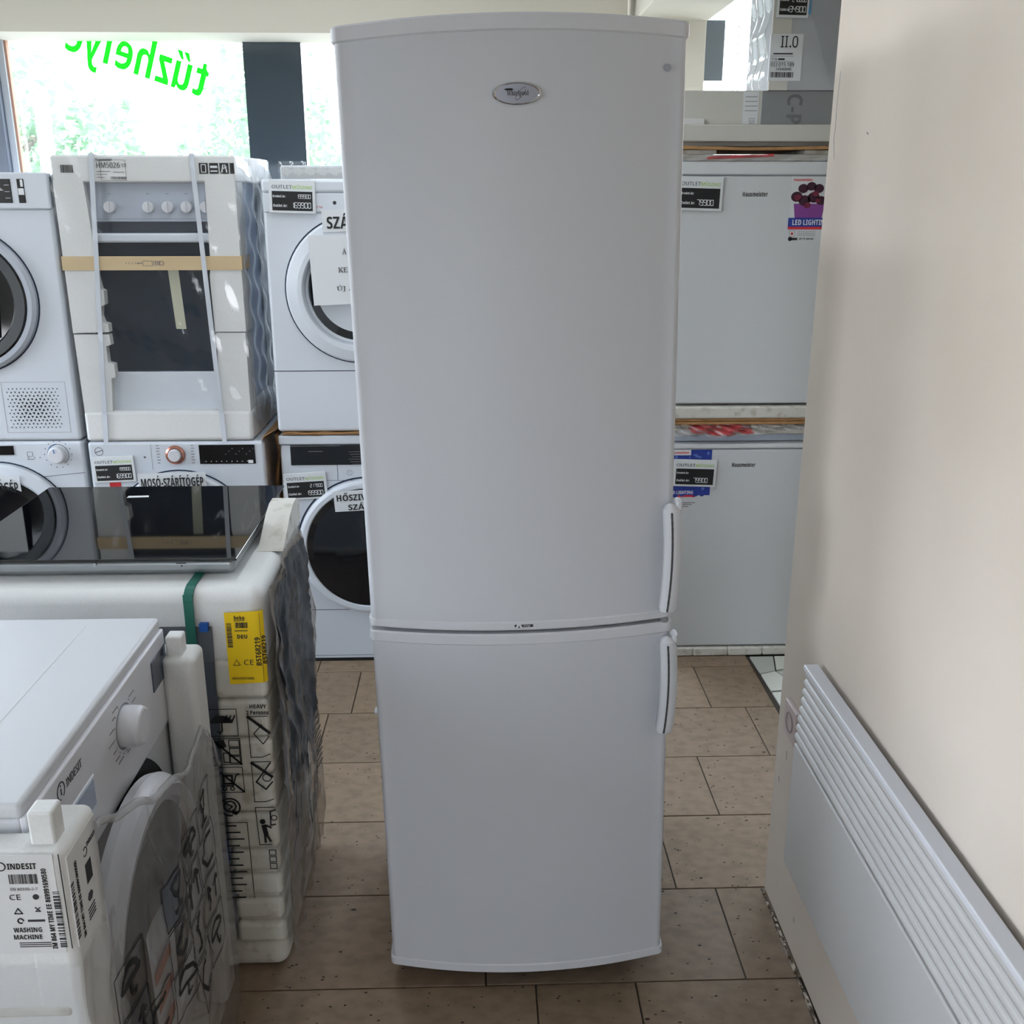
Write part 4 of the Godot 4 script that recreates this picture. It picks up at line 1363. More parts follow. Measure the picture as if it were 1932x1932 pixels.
func back_right() -> void:
	var s := ST()
	for k in 4:
		rb(s, Vector3(0.732 + 0.132 * k, 0.018, -3.77), Vector3(0.131, 0.033, 0.52), 0.006, 2)
	rb(s, Vector3(0.93, 0.022, -3.77), Vector3(0.545, 0.022, 0.51), 0.003, 1)
	tag(obj("packing_foam", s, M.foam_dirty), "white foam base on the floor under the lower small fridge", "foam")
	var t := small_fridge("small grey-white fridge standing on the floor, lower one of the right-hand stack", 0.035, 0.816, 0.004, 0.768, 0.786)
	s = ST()
	span(s, -0.27, 0.27, 0.79, 0.817, -0.54, -0.03, 0.004)
	obj("top_panel", s, M.panel_grey, t)
	txt(t, "lettering", "Hausmeister", 0.083, 0.0165, Vector3(0.013, 0.71, 0.0005), M.print_black, Basis(), false, true)
	# its sticker
	s = ST()
	span(s, -0.256, -0.103, 0.598, 0.766, -0.001, 0.0008)
	var st := obj("advert_sticker", s, M.print_blue, t)
	s = ST()
	for k in 26:
		blob(s, Vector2(rng.randf_range(-0.245, -0.113), (0.742 if k % 2 else 0.612) + rng.randf_range(-0.012, 0.012)), rng.randf_range(0.008, 0.013), Transform3D(Basis(), Vector3(0, 0, 0.0008 + 0.00002 * k)), 1.0, 0.0003, 12)
	obj("berry_print", s, M.berry_blue, st)
	s = ST()
	for k in 14:
		blob(s, Vector2(rng.randf_range(-0.24, -0.115), (0.745 if k % 2 else 0.613) + rng.randf_range(-0.012, 0.012)), rng.randf_range(0.003, 0.006), Transform3D(Basis(), Vector3(0, 0, 0.0015)), 1.0, 0.0003, 10)
	obj("berry_highlight_print", s, M.berry_pale, st)
	s = ST()
	span(s, -0.256, -0.178, 0.747, 0.767, 0.0005, 0.002)
	obj("white_field", s, M.paper, st)
	txt(st, "lettering", "Hausmeister", 0.07, 0.009, Vector3(-0.22, 0.757, 0.0022), M.print_red, Basis(), false, true)
	s = ST()
	span(s, -0.256, -0.16, 0.6, 0.62, 0.0005, 0.002)
	obj("blue_field", s, M.print_blue, st)
	txt(st, "lettering", "LED LIGHTING", 0.086, 0.012, Vector3(-0.207, 0.6095, 0.0022), M.print_white, Basis(), false, true)
	s = ST()
	span(s, -0.256, -0.155, 0.592, 0.599, 0.0, 0.0012)
	obj("red_stripe", s, M.print_red, st)
	s = ST()
	for k in 3:
		stroke(s, [Vector2(-0.225, 0.57 - 0.007 * k), Vector2(-0.155 - 0.012 * k, 0.57 - 0.007 * k)], 0.0025)
	obj("fine_print", s, M.print_grey, t, Vector3(0, 0, 0.0002))
	price_tag(Vector3(0.768, 0.717, ZB + 0.005), 0.156, 0.1, -2.0, "", "79900", "price tag 79900 on the lower small fridge, over the berry sticker")

	# between the two fridges
	t = thing("plastic_film", "crumpled clear film with red print on the lower small fridge", "plastic film", Vector3(0.93, 0.8525, ZB))
	s = ST()
	rb(s, Vector3(0.08, 0.0205, -0.26), Vector3(0.36, 0.04, 0.5), 0.01, 2)
	rb(s, Vector3(-0.19, 0.0205, -0.26), Vector3(0.15, 0.04, 0.5), 0.01, 2)
	obj("foam_sheet", s, M.foam_dirty, t)
	var fz := func(u, v): return 0.012 + 0.01 * sin(u * 26.0 + v * 5.0) + 0.006 * sin(u * 57.0 - v * 9.0)
	s = ST()
	sheet(s, 60, 12, func(u, v): return Vector3(-0.27 + 0.54 * u, 0.042 - 0.04 * v * (0.75 + 0.35 * sin(u * 4.0 + 0.4)) , fz.call(u, v) - 0.02 * (1.0 - v)))
	obj("film", s, M.film_milky, t)
	s = ST()
	sheet(s, 30, 8, func(u, v): return Vector3(-0.2 + 0.22 * u + 0.02 * v, 0.041 - 0.034 * v * (0.8 + 0.3 * sin(u * 3.0)) , fz.call(0.13 + u * 0.44, v) - 0.02 * (1.0 - v) + 0.0025))
	obj("red_print", s, M.film_red, t)
	s = ST()
	span(s, 0.657, 1.203, 0.8945, 0.904, -4.05, -3.508, 0.002)
	var cb := obj("cardboard_sheet", s, M.kraft)
	tag(cb, "brown cardboard under the foam base of the upper small fridge", "cardboard")
	s = ST()
	span(s, 0.0, 0.54, 0.0105, 0.020, -0.53, 0.006, 0.002)
	obj("upper_layer", s, M.kraft, cb, Vector3(0.661, 0.8945, -3.52))
	s = ST()
	span(s, 0.655, 1.205, 0.9155, 0.958, -4.04, -3.505, 0.008, 2)
	tag(obj("packing_foam", s, M.foam_dirty), "white foam base between the two small fridges", "foam")

	t = small_fridge("small grey-white fridge stacked on top, upper one of the right-hand stack", 0.9585, 0.812, 0.008, 0.7695, 0.812)
	txt(t, "lettering", "Hausmeister", 0.083, 0.016, Vector3(-0.011, 0.7105, 0.0005), M.print_black, Basis(), false, true)
	# berry cup sticker
	s = ST()
	span(s, 0.108, 0.262, 0.56, 0.765, -0.001, 0.0006)
	st = obj("advert_sticker", s, M.fridge_trim, t)
	txt(st, "lettering", "Hausmeister", 0.062, 0.009, Vector3(0.146, 0.756, 0.0008), M.print_red, Basis(), false, true)
	s = ST()
	prism(s, PackedVector2Array([Vector2(0.12, 0.68), Vector2(0.225, 0.68), Vector2(0.212, 0.61), Vector2(0.13, 0.61)]), 0.0, 0.0005, Transform3D(Basis(), Vector3(0, 0, 0.0006)))
	obj("cup_print", s, M.cup_purple, st)
	s = ST()
	for q in [[0.128, 0.702, 0.019], [0.155, 0.69, 0.02], [0.185, 0.7, 0.02], [0.148, 0.728, 0.017], [0.175, 0.735, 0.016], [0.2, 0.728, 0.017], [0.21, 0.69, 0.017]]:
		blob(s, Vector2(q[0], q[1]), q[2], Transform3D(Basis(), Vector3(0, 0, 0.001)), 0.85, 0.0004, 18)
	obj("berry_print", s, M.berry, st)
	s = ST()
	for q in [[0.132, 0.7, 0.012], [0.165, 0.675, 0.012], [0.19, 0.712, 0.011], [0.2, 0.69, 0.008]]:
		blob(s, Vector2(q[0], q[1]), q[2], Transform3D(Basis(), Vector3(0, 0, 0.0015)), 0.8, 0.0003, 14)
	obj("red_berry_print", s, M.berry_red, st)
	s = ST()
	span(s, 0.106, 0.262, 0.606, 0.635, 0.0, 0.002)
	obj("blue_field", s, M.print_blue, st)
	txt(st, "lettering", "LED LIGHTING", 0.12, 0.017, Vector3(0.18, 0.6205, 0.0022), M.print_white, Basis(), false, true)
	s = ST()
	span(s, 0.106, 0.262, 0.598, 0.606, 0.0, 0.002)
	obj("red_stripe", s, M.print_red, st)
	s = ST()
	box_line(s, 0.112, 0.131, 0.575, 0.593, 0.0012)
	for k in 3:
		stroke(s, [Vector2(0.14, 0.59 - 0.006 * k), Vector2(0.2, 0.59 - 0.006 * k)], 0.002)
	obj("fine_print", s, M.print_pale, st, Vector3(0, 0, 0.0008))
	s = ST()
	blob(s, Vector2(0.1215, 0.584), 0.004, Transform3D(Basis(), Vector3(0, 0, 0.001)))
	obj("red_dot", s, M.print_red, st)
	s = ST()
	blob(s, Vector2(0.116, 0.567), 0.007, Transform3D(Basis(), Vector3(0, 0, 0.001)))
	stroke(s, [Vector2(0.118, 0.567), Vector2(0.138, 0.567)], 0.008, Transform3D(Basis(), Vector3(0, 0, 0.001)))
	obj("warranty_mark", s, M.print_dark, st)
	txt(st, "lettering", "2+1 year", 0.05, 0.008, Vector3(0.172, 0.567, 0.0012), M.print_dark, Basis(), false, true)
	price_tag(Vector3(0.735, 1.67, ZB + 0.005), 0.15, 0.108, -1.5, "", "79900", "price tag 79900 on the upper small fridge beside the main fridge")

	# on top of the upper fridge
	t = thing("plastic_film", "flat clear film with red print on the upper small fridge", "plastic film", Vector3(0.93, 1.772, ZB))
	s = ST()
	span(s, -0.27, 0.27, 0.0005, 0.02, -0.52, 0.0, 0.005)
	obj("foam_sheet", s, M.foam_dirty, t)
	s = ST()
	sheet(s, 50, 8, func(u, v): return Vector3(-0.272 + 0.544 * u, 0.0212 - 0.0205 * v, 0.004 + 0.003 * sin(u * 33.0 + v * 4.0)))
	obj("film", s, M.film_milky, t)
	s = ST()
	sheet(s, 24, 4, func(u, v): return Vector3(-0.18 + 0.22 * u, 0.014 + 0.009 * u - (0.009) * v, 0.0065 + 0.003 * sin((0.17 + u * 0.4) * 33.0 + v * 2.0)))
	obj("red_print", s, M.film_red, t)
	s = ST()
	span(s, 0.665, 0.785, 1.7935, 1.807, -4.0, -3.53, 0.002)
	tag(obj("foam_block", s, M.foam_dirty), "small white foam block under the cardboard, left, on the upper small fridge", "foam")
	s = ST()
	span(s, 1.075, 1.2, 1.7935, 1.807, -4.0, -3.53, 0.002)
	tag(obj("foam_block", s, M.foam_dirty), "small white foam block under the cardboard, right, by the wall edge", "foam")
	s = ST()
	sheet(s, 20, 2, func(u, v): return Vector3(0.655 + 0.56 * u, 1.8075 + 0.002 * sin(u * 6.0 + 2.0) * v, -4.0 + 0.49 * v))
	sheet(s, 20, 2, func(u, v): return Vector3(0.655 + 0.56 * u, 1.817 + 0.002 * sin(u * 6.0 + 2.0) * v, -4.0 + 0.49 * v))
	sheet(s, 20, 1, func(u, v): return Vector3(0.655 + 0.56 * u, 1.8075 + 0.0095 * v + 0.002 * sin(u * 6.0 + 2.0), -3.51))
	tag(obj("cardboard_sheet", s, M.kraft), "thin brown cardboard sheet under the white tray, top of right-hand stack", "cardboard")
	s = ST()
	span(s, 0.64, 1.22, 1.832, 1.884, -4.02, -3.505, 0.005, 2)
	span(s, 0.68, 1.2, 1.8198, 1.834, -3.98, -3.56)
	tag(obj("packing_tray", s, M.carton), "white packing tray under the flat box, on the cardboard", "packing")
	t = thing("flat_carton", "flat grey box lettered C-P lying on the white packing tray", "carton", Vector3(0.94, 1.8845, ZB - 0.015))
	s = ST()
	span(s, -0.31, 0.32, 0.0, 0.104, -0.45, -0.005, 0.003)
	obj("box", s, M.carton, t)
	s = ST()
	span(s, -0.015, 0.318, 0.001, 0.103, -0.1, -0.003, 0.001)
	obj("silver_side", s, M.carton_silver, t)
	s = ST()
	span(s, -0.3, -0.2, 0.0, 0.018, -0.006, 0.008, 0.002, 2)
	obj("white_flap", s, M.foam, t)
	s = ST()
	span(s, -0.075, -0.025, 0.002, 0.1, -0.06, -0.0035)
	obj("pale_label", s, M.paper, t)
	txt(t, "lettering", "C-P", 0.09, 0.05, Vector3(0.093, 0.0475, -0.002), M.print_grey, Basis(Vector3(0, 0, 1), -PI / 2), false, true)
	s = ST()
	box_line(s, -0.052, -0.036, 0.004, 0.02, 0.0018)
	stroke(s, arc(Vector2(-0.044, 0.011), 0.004, 0, 360, 12), 0.0015)
	for k in 4:
		stroke(s, [Vector2(-0.068, 0.085 - 0.014 * k), Vector2(-0.03, 0.085 - 0.014 * k)], 0.003)
	obj("pale_print", s, M.print_pale, t, Vector3(0, 0, -0.0033))
	# upright box
	t = thing("upright_carton", "upright grey film wrapped box labelled II.0 on top of the flat box", "carton", Vector3(1.11, 1.9885, ZB))
	s = ST()
	rb(s, Vector3(0, 0.32, -0.16), Vector3(0.335, 0.64, 0.3), 0.004, 2)
	obj("box", s, M.carton_grey, t)
	s = ST()
	span(s, -0.169, -0.108, 0.0, 0.64, -0.02, -0.0085)
	obj("cream_edge_tape", s, M.carton, t)
	s = ST()
	span(s, -0.172, -0.068, 0.028, 0.166, -0.02, -0.008)
	var lb := obj("paper_label", s, M.paper, t)
	txt(lb, "lettering", "II.0", 0.055, 0.034, Vector3(-0.112, 0.143, -0.0075), M.print_black)
	txt(lb, "lettering", "933 015 189", 0.075, 0.0115, Vector3(-0.13, 0.076, -0.0075), M.print_dark)
	txt(lb, "lettering", "24940045", 0.05, 0.0085, Vector3(-0.125, 0.063, -0.0075), M.print_dark)
	txt(lb, "lettering", "11 kg", 0.018, 0.008, Vector3(-0.157, 0.092, -0.0075), M.print_dark)
	s = ST()
	bars(s, -0.165, -0.093, 0.038, 0.054, 9)
	stroke(s, [Vector2(-0.16, 0.108), Vector2(-0.1, 0.108)], 0.004)
	stroke(s, [Vector2(-0.143, 0.092), Vector2(-0.125, 0.092)], 0.005)
	stroke(s, [Vector2(-0.168, 0.101), Vector2(-0.095, 0.101)], 0.0008)
	stroke(s, [Vector2(-0.168, 0.084), Vector2(-0.095, 0.084)], 0.0008)
	obj("label_print", s, M.print_dark, lb, Vector3(0, 0, -0.0079))
	s = ST()
	prism(s, PackedVector2Array([Vector2(-0.068, 0.27), Vector2(-0.05, 0.27), Vector2(-0.05, 0.225), Vector2(-0.058, 0.22)]), 0.0, 0.001, Transform3D(Basis(), Vector3(0, 0, -0.0085)))
	obj("blue_tape", s, M.tape_blue, t)
	s = ST()
	sheet(s, 20, 40, func(u, v): return Vector3(-0.176 - 0.012 * absf(sin(u * 11.0 + v * 7.0)) - 0.006 * sin(v * 31.0), 0.01 + 0.62 * v, -0.006 - 0.3 * u))
	obj("side_film", s, M.film, t)
	s = ST()
	sheet(s, 8, 20, func(u, v): return Vector3(-0.07 + 0.22 * u * (1.0 - v) + 0.23 * u * v + 0.1 * (1.0 - v) , 0.02 + 0.26 * v, -0.006 + 0.002 * sin(v * 15.0 + u * 8.0)))
	obj("front_film", s, M.film, t)
	s = ST()
	for k in 5:
		bars(s, -0.25 + 0.03 * k, -0.235 + 0.03 * k, 0.03, 0.06 + 0.1 * (k % 3), 20 + k, Transform3D(Basis(Vector3.UP, -PI / 2), Vector3(-0.1685, 0, -0.28)), false)
	obj("side_print", s, M.print_pale, t)
	price_tag(Vector3(1.0, 2.25, ZB + 0.002 - 0.004), 0.1, 0.1, -1.0, "240000", "134900", "price tag 134900 on the upright box at the top edge of the photo")

# ---------------------------------------------------------------- packed dryer with the hob on it
func beko_and_hob() -> void:
	var t := thing("packaged_dryer", "dryer packed in white foam with yellow label, beneath the dark glass hob", "dryer", Vector3(-0.74, 0.0, -1.92))
	# local = world + (0.74, 0, 1.92)
	var s := ST()
	span(s, -0.285, 0.278, 0.06, 0.86, -0.45, -0.02, 0.01)
	obj("machine_body", s, M.enamel_cool, t)
	s = ST()
	rb(s, Vector3(0.001, 0.835, -0.235), Vector3(0.602, 0.17, 0.472), 0.028, 5)
	obj("foam_cap", s, M.foam, t)
	s = ST()
	rb(s, Vector3(0.002, 0.04, -0.235), Vector3(0.594, 0.08, 0.465), 0.03, 4)
	obj("foam_base", s, M.foam_dirty, t)
	# ridged corner post at the front right
	s = ST()
	var y := 0.072
	var k := 0
	while y < 0.76:
		var hh := 0.062 if y < 0.3 else 0.09
		var gap := 0.008 if y < 0.3 else 0.003
		rb(s, Vector3(0.245, y + hh / 2, -0.06), Vector3(0.11 - 0.004 * (k % 2), hh - gap, 0.13), 0.013, 3)
		y += hh
		k += 1
	span(s, 0.2, 0.288, 0.07, 0.76, -0.12, -0.008)
	obj("corner_post", s, M.foam_dirty, t)
	s = ST()
	span(s, 0.16, 0.293, 0.06, 0.76, -0.46, -0.34, 0.02, 3)
	obj("corner_post", s, M.foam, t)
	# grey film over the machine's front
	s = ST()
	sheet(s, 12, 30, func(u, v): return Vector3(-0.29 + 0.49 * u - 0.012 * (1.0 - v), 0.045 + 0.8 * v, 0.006 + 0.002 * sin(v * 26.0 + u * 5.0)))
	obj("grey_film", s, M.film_grey, t)
	s = ST()
	span(s, 0.176, 0.193, 0.836, 0.853, 0.0, 0.012)
	obj("blue_sticker", s, M.sticker_blue, t)
	s = ST()
	span(s, 0.12, 0.19, 0.29, 0.345, 0.004, 0.0095)
	obj("blue_sticker", s, M.sticker_blue, t)
	# strap
	s = ST()
	rb(s, Vector3(0.158, 0.72, 0.0085), Vector3(0.019, 0.39, 0.0015), 0.0, 1)
	var prev := Vector3(0.158, 0.9, 0.0085)
	for j in 7:
		var a := PI / 2 * j / 6.0
		var q := Vector3(0.158, 0.893 + 0.03 * sin(a), -0.0265 + 0.035 * cos(a))
		rb(s, (q + prev) / 2, Vector3(0.019, (q - prev).length() + 0.001, 0.0015), 0.0, 1, Basis(Vector3.RIGHT, -(a - PI / 24)))
		prev = q
	rb(s, Vector3(0.158, 0.9235, -0.25), Vector3(0.019, 0.0015, 0.45), 0.0, 1)
	obj("green_strap", s, M.strap_green, t)
	# yellow label
	s = ST()
	sheet(s, 12, 2, func(u, v): return Vector3(0.226 + 0.083 * u - maxf(u - 0.86, 0.0) * 0.05, 0.717 + 0.004 * u + 0.158 * v, 0.0075 - 0.06 * maxf(u - 0.86, 0.0)))
	var lb := obj("yellow_label", s, M.label_yellow, t)
	var z := 0.0082
	txt(lb, "lettering", "beko", 0.021, 0.0085, Vector3(0.256, 0.8645, z), M.print_black, Basis(), false, true)
	txt(lb, "lettering", "DEU", 0.02, 0.0085, Vector3(0.259, 0.823, z), M.print_dark, Basis(), false, true)
	txt(lb, "lettering", "B5T68219", 0.062, 0.011, Vector3(0.2885, 0.79, z), M.print_black, Basis(Vector3(0, 0, 1), PI / 2), false, true)
	txt(lb, "lettering", "B5T68219", 0.062, 0.009, Vector3(0.3015, 0.794, z - 0.0005), M.print_black, Basis(Vector3(0, 0, 1), PI / 2), false, true)
	txt(lb, "lettering", "CE", 0.019, 0.011, Vector3(0.268, 0.766, z), M.print_dark)
	txt(lb, "lettering", "WÄSCHETROCKNER", 0.044, 0.006, Vector3(0.254, 0.731, z), M.print_dark)
	s = ST()
	bars(s, 0.247, 0.271, 0.842, 0.854, 31)
	bars(s, 0.229, 0.239, 0.80, 0.852, 32, Transform3D(), false)
	stroke(s, [Vector2(0.245, 0.8575), Vector2(0.266, 0.8585)], 0.0012)
	stroke(s, [Vector2(0.245, 0.836), Vector2(0.27, 0.836)], 0.0016)
	stroke(s, [Vector2(0.2365, 0.76), Vector2(0.2435, 0.772), Vector2(0.2505, 0.76), Vector2(0.2365, 0.76)], 0.001)
	stroke(s, [Vector2(0.296, 0.722), Vector2(0.296, 0.874)], 0.0006)
	obj("label_print", s, M.print_dark, lb, Vector3(0, 0, z - 0.0003))
	# black pictograms on the front
	s = ST()
	var P := Transform3D(Basis(), Vector3(0, 0, 0.0098))
	box_line(s, 0.172, 0.234, 0.6, 0.662, 0.0015, P)
	blob(s, Vector2(0.202, 0.63), 0.023, P, 0.75, 0.0006, 14, 0.0, PI)
	stroke(s, [Vector2(0.202, 0.63), Vector2(0.202, 0.612), Vector2(0.197, 0.607), Vector2(0.192, 0.611)], 0.003, P)
	for j in 3:
		stroke(s, [Vector2(0.208 + 0.008 * j, 0.634), Vector2(0.214 + 0.008 * j, 0.647)], 0.003, P)
	obj("umbrella_pictogram", s, M.print_black, t)
	s = ST()
	box_line(s, 0.178, 0.236, 0.533, 0.594, 0.0015, P)
	stroke(s, [Vector2(0.178, 0.594), Vector2(0.236, 0.533)], 0.004, P)
	for j in 3:
		box_line(s, 0.213, 0.234, 0.536 + 0.019 * j, 0.552 + 0.019 * j, 0.0018, P)
	box_line(s, 0.2, 0.212, 0.538, 0.56, 0.002, P)
	prism(s, PackedVector2Array([Vector2(0.184, 0.585), Vector2(0.202, 0.592), Vector2(0.208, 0.575), Vector2(0.192, 0.57)]), 0.0, 0.0006, P)
	obj("stacking_pictogram", s, M.print_black, t)
	s = ST()
	stroke(s, [Vector2(0.185, 0.526), Vector2(0.236, 0.526), Vector2(0.237, 0.466), Vector2(0.185, 0.466)], 0.0015, P)
	stroke(s, [Vector2(0.19, 0.514), Vector2(0.236, 0.467)], 0.004, P)
	stroke(s, [Vector2(0.228, 0.51), Vector2(0.222, 0.508), Vector2(0.214, 0.482), Vector2(0.19, 0.482)], 0.003, P)
	box_line(s, 0.195, 0.213, 0.487, 0.506, 0.004, P)
	stroke(s, arc(Vector2(0.196, 0.475), 0.004, 0, 360, 10), 0.002, P)
	stroke(s, arc(Vector2(0.212, 0.475), 0.004, 0, 360, 10), 0.002, P)
	obj("trolley_pictogram", s, M.print_black, t)
	s = ST()
	stroke(s, arc(Vector2(0.203, 0.43), 0.021, -60, 280, 24), 0.003, P)
	stroke(s, arc(Vector2(0.203, 0.432), 0.013, 0, 360, 9), 0.003, P)
	blob(s, Vector2(0.213, 0.416), 0.007, P, 0.6)
	stroke(s, [Vector2(0.193, 0.44), Vector2(0.208, 0.432), Vector2(0.2, 0.424)], 0.003, P)
	obj("recycling_pictogram", s, M.print_black, t)
	s = ST()
	stroke(s, [Vector2(0.17, 0.392), Vector2(0.236, 0.392), Vector2(0.238, 0.2)], 0.0015, P)
	for j in 12:
		stroke(s, [Vector2(0.165, 0.384 - 0.0165 * j), Vector2(0.212 + 0.018 * ((j * 7) % 5) / 5.0, 0.384 - 0.0165 * j)], 0.003, P)
	obj("text_block_print", s, M.print_black, t)
	txt(t, "lettering", "HEAVY", 0.034, 0.009, Vector3(0.279, 0.667, 0.0098), M.print_black, Basis(), false, true)
	txt(t, "lettering", "2 Persons", 0.046, 0.009, Vector3(0.277, 0.653, 0.0098), M.print_black, Basis(), false, true)
	s = ST()
	stroke(s, [Vector2(0.297, 0.644), Vector2(0.256, 0.644), Vector2(0.256, 0.549), Vector2(0.28, 0.549), Vector2(0.297, 0.556)], 0.0015, P)
	stroke(s, [Vector2(0.256, 0.644), Vector2(0.298, 0.606)], 0.006, P)
	stroke(s, [Vector2(0.284, 0.625), Vector2(0.266, 0.604), Vector2(0.284, 0.58), Vector2(0.297, 0.598)], 0.002, P)
	obj("tilt_pictogram", s, M.print_black, t)
	s = ST()
	stroke(s, [Vector2(0.297, 0.538), Vector2(0.256, 0.538), Vector2(0.256, 0.442), Vector2(0.28, 0.442), Vector2(0.297, 0.448)], 0.0015, P)
	stroke(s, [Vector2(0.256, 0.536), Vector2(0.297, 0.502)], 0.006, P)
	stroke(s, [Vector2(0.295, 0.535), Vector2(0.263, 0.49), Vector2(0.282, 0.472), Vector2(0.297, 0.49)], 0.003, P)
	stroke(s, arc(Vector2(0.286, 0.5), 0.009, 0, 360, 14), 0.0018, P)
	obj("laying_pictogram", s, M.print_black, t)
	s = ST()
	stroke(s, [Vector2(0.296, 0.428), Vector2(0.256, 0.428), Vector2(0.259, 0.336), Vector2(0.285, 0.336)], 0.0015, P)
	blob(s, Vector2(0.269, 0.393), 0.006, P)
	stroke(s, [Vector2(0.271, 0.382), Vector2(0.274, 0.364)], 0.01, P)
	stroke(s, [Vector2(0.272, 0.362), Vector2(0.272, 0.342)], 0.005, P)
	stroke(s, [Vector2(0.275, 0.362), Vector2(0.283, 0.344)], 0.005, P)
	stroke(s, [Vector2(0.274, 0.384), Vector2(0.286, 0.378)], 0.004, P)
	stroke(s, [Vector2(0.298, 0.421), Vector2(0.287, 0.418), Vector2(0.286, 0.384), Vector2(0.296, 0.386)], 0.003, P)
	stroke(s, arc(Vector2(0.294, 0.402), 0.006, 0, 360, 12), 0.002, P)
	obj("carrying_pictogram", s, M.print_black, t)
	s = ST()
	for j in 3:
		box_line(s, 0.278, 0.292, 0.275 + 0.017 * j, 0.288 + 0.017 * j, 0.002, P)
	obj("small_pictogram", s, M.print_dark, t)
	# printed film on the right side
	var fn := FastNoiseLite.new()
	fn.seed = 5
	fn.noise_type = FastNoiseLite.TYPE_SIMPLEX
	fn.fractal_type = FastNoiseLite.FRACTAL_RIDGED
	fn.fractal_octaves = 3
	fn.frequency = 1.0
	var wob := func(u, v): return 0.016 * fn.get_noise_2d(u * 1.6 + v * 0.5, v * 1.1 - u * 0.3) + 0.005 * fn.get_noise_2d(u * 5.0 + 9.0, v * 3.0)
	s = ST()
	sheet(s, 60, 90, func(u, v): return Vector3(0.312 + 0.014 * sin(PI * v) + wob.call(u, v), 0.05 + 0.87 * v, 0.004 - 0.45 * u))
	obj("side_film", s, M.film_brown, t)
	s = ST()
	sheet(s, 40, 60, func(u, v): return Vector3(0.3145 + 0.014 * sin(PI * (0.42 + 0.58 * v)) + wob.call(0.1 + (0.86 - 0.35 * (1.0 - v)) * u, 0.42 + 0.03 * sin(u * 30.0) * (1.0 - v) + 0.56 * v), 0.05 + 0.87 * (0.42 + 0.03 * sin(u * 30.0) * (1.0 - v) + 0.56 * v), 0.004 - 0.45 * (0.1 + (0.86 - 0.35 * (1.0 - v)) * u)))
	obj("grey_print", s, M.film_print, t)
	s = ST()
	sheet(s, 5, 20, func(u, v): return Vector3(0.3165 + 0.014 * sin(PI * (0.5 + 0.4 * v)) + wob.call(0.1 + 0.1 * u, 0.5 + 0.4 * v), 0.05 + 0.87 * (0.6 + 0.3 * v - 0.1 * u), 0.004 - 0.45 * (0.04 + 0.13 * u + 0.06 * v)))
	obj("grey_print", s, M.film_print, t)
	s = ST()
	for j in 90:
		var u := rng.randf_range(0.08, 0.9)
		var v := rng.randf_range(0.16, 0.52)
		var l := rng.randf_range(0.02, 0.07)
		var w := rng.randf_range(0.004, 0.012)
		sheet(s, 1, 6, func(a, b): return Vector3(0.3148 + 0.014 * sin(PI * (v + l * b)) + wob.call(u, v + l * b), 0.05 + 0.87 * (v + l * b), 0.004 - 0.45 * u + w * (a - 0.5) - 0.02 * b))
	obj("black_print", s, M.print_black, t).set_meta("kind", "stuff")
	s = ST()
	for j in 16:
		var v := 0.24 + 0.018 * j
		sheet(s, 4, 1, func(a, b): return Vector3(0.3152 + 0.014 * sin(PI * (v + 0.02 * a)) + wob.call(0.82 + 0.14 * a, v + 0.02 * a), 0.05 + 0.87 * (v + 0.03 * a) + 0.005 * b, 0.004 - 0.45 * (0.82 + 0.14 * a)))
	obj("striped_print", s, M.print_dark, t)

	# foam block on the rear corner
	s = ST()
	var fp := PackedVector2Array([Vector2(-0.2, 0.0), Vector2(-0.18, 0.006), Vector2(-0.13, 0.03), Vector2(-0.09, 0.05), Vector2(-0.04, 0.063), Vector2(0.0, 0.063), Vector2(0.03, 0.045), Vector2(0.038, 0.0)])
	prism(s, fp, -0.028, 0.028, Transform3D(Basis(Vector3.UP, PI / 2), Vector3.ZERO))
	tag(obj("foam_block", s, M.foam_dirty, self, Vector3(-0.464, 0.9205, -2.35)), "humped white foam block on the packed dryer, beside the dark hob glass", "foam")
	# hob
	var h := thing("glass_hob", "dark glass hob in a metal tray lying on the packed dryer", "hob", Vector3(-0.795, 0.925, -2.26))
	s = ST()
	rb(s, Vector3(0, 0.016, 0.0), Vector3(0.575, 0.032, 0.52), 0.012, 3)
	var tr := obj("tray", s, M.steel, h)
	s = ST()
	rb(s, Vector3(0.0, 0.035, -0.002), Vector3(0.592, 0.006, 0.546), 0.002, 2)
	obj("glass", s, M.hob_glass, h)
	s = ST()
	span(s, 0.17, 0.19, 0.0235, 0.025, 0.259, 0.2606)
	rb(s, Vector3(0.181, 0.019, 0.26), Vector3(0.003, 0.003, 0.001), 0.0, 1)
	obj("slot", s, M.black, tr)
	s = ST()
	span(s, -0.28, -0.26, 0.0235, 0.025, 0.259, 0.2606)
	obj("slot", s, M.black, tr)
	s = ST()
	lathe(s, [Vector2(0.0045, 0.0), Vector2(0.004, 0.0025), Vector2(0.0, 0.003)], 14, Vector3(0.005, 0.024, 0.26), Basis())
	obj("screw", s, M.chrome, tr)
	s = ST()
	prism(s, PackedVector2Array([Vector2(-0.026, -0.009), Vector2(0.026, -0.004), Vector2(0.022, 0.008), Vector2(-0.026, 0.006)]), 0.0, 0.0006, Transform3D(Basis(Vector3.RIGHT, -PI / 2), Vector3(-0.042, 0.038, -0.182)))
	obj("white_sticker", s, M.paper, h)

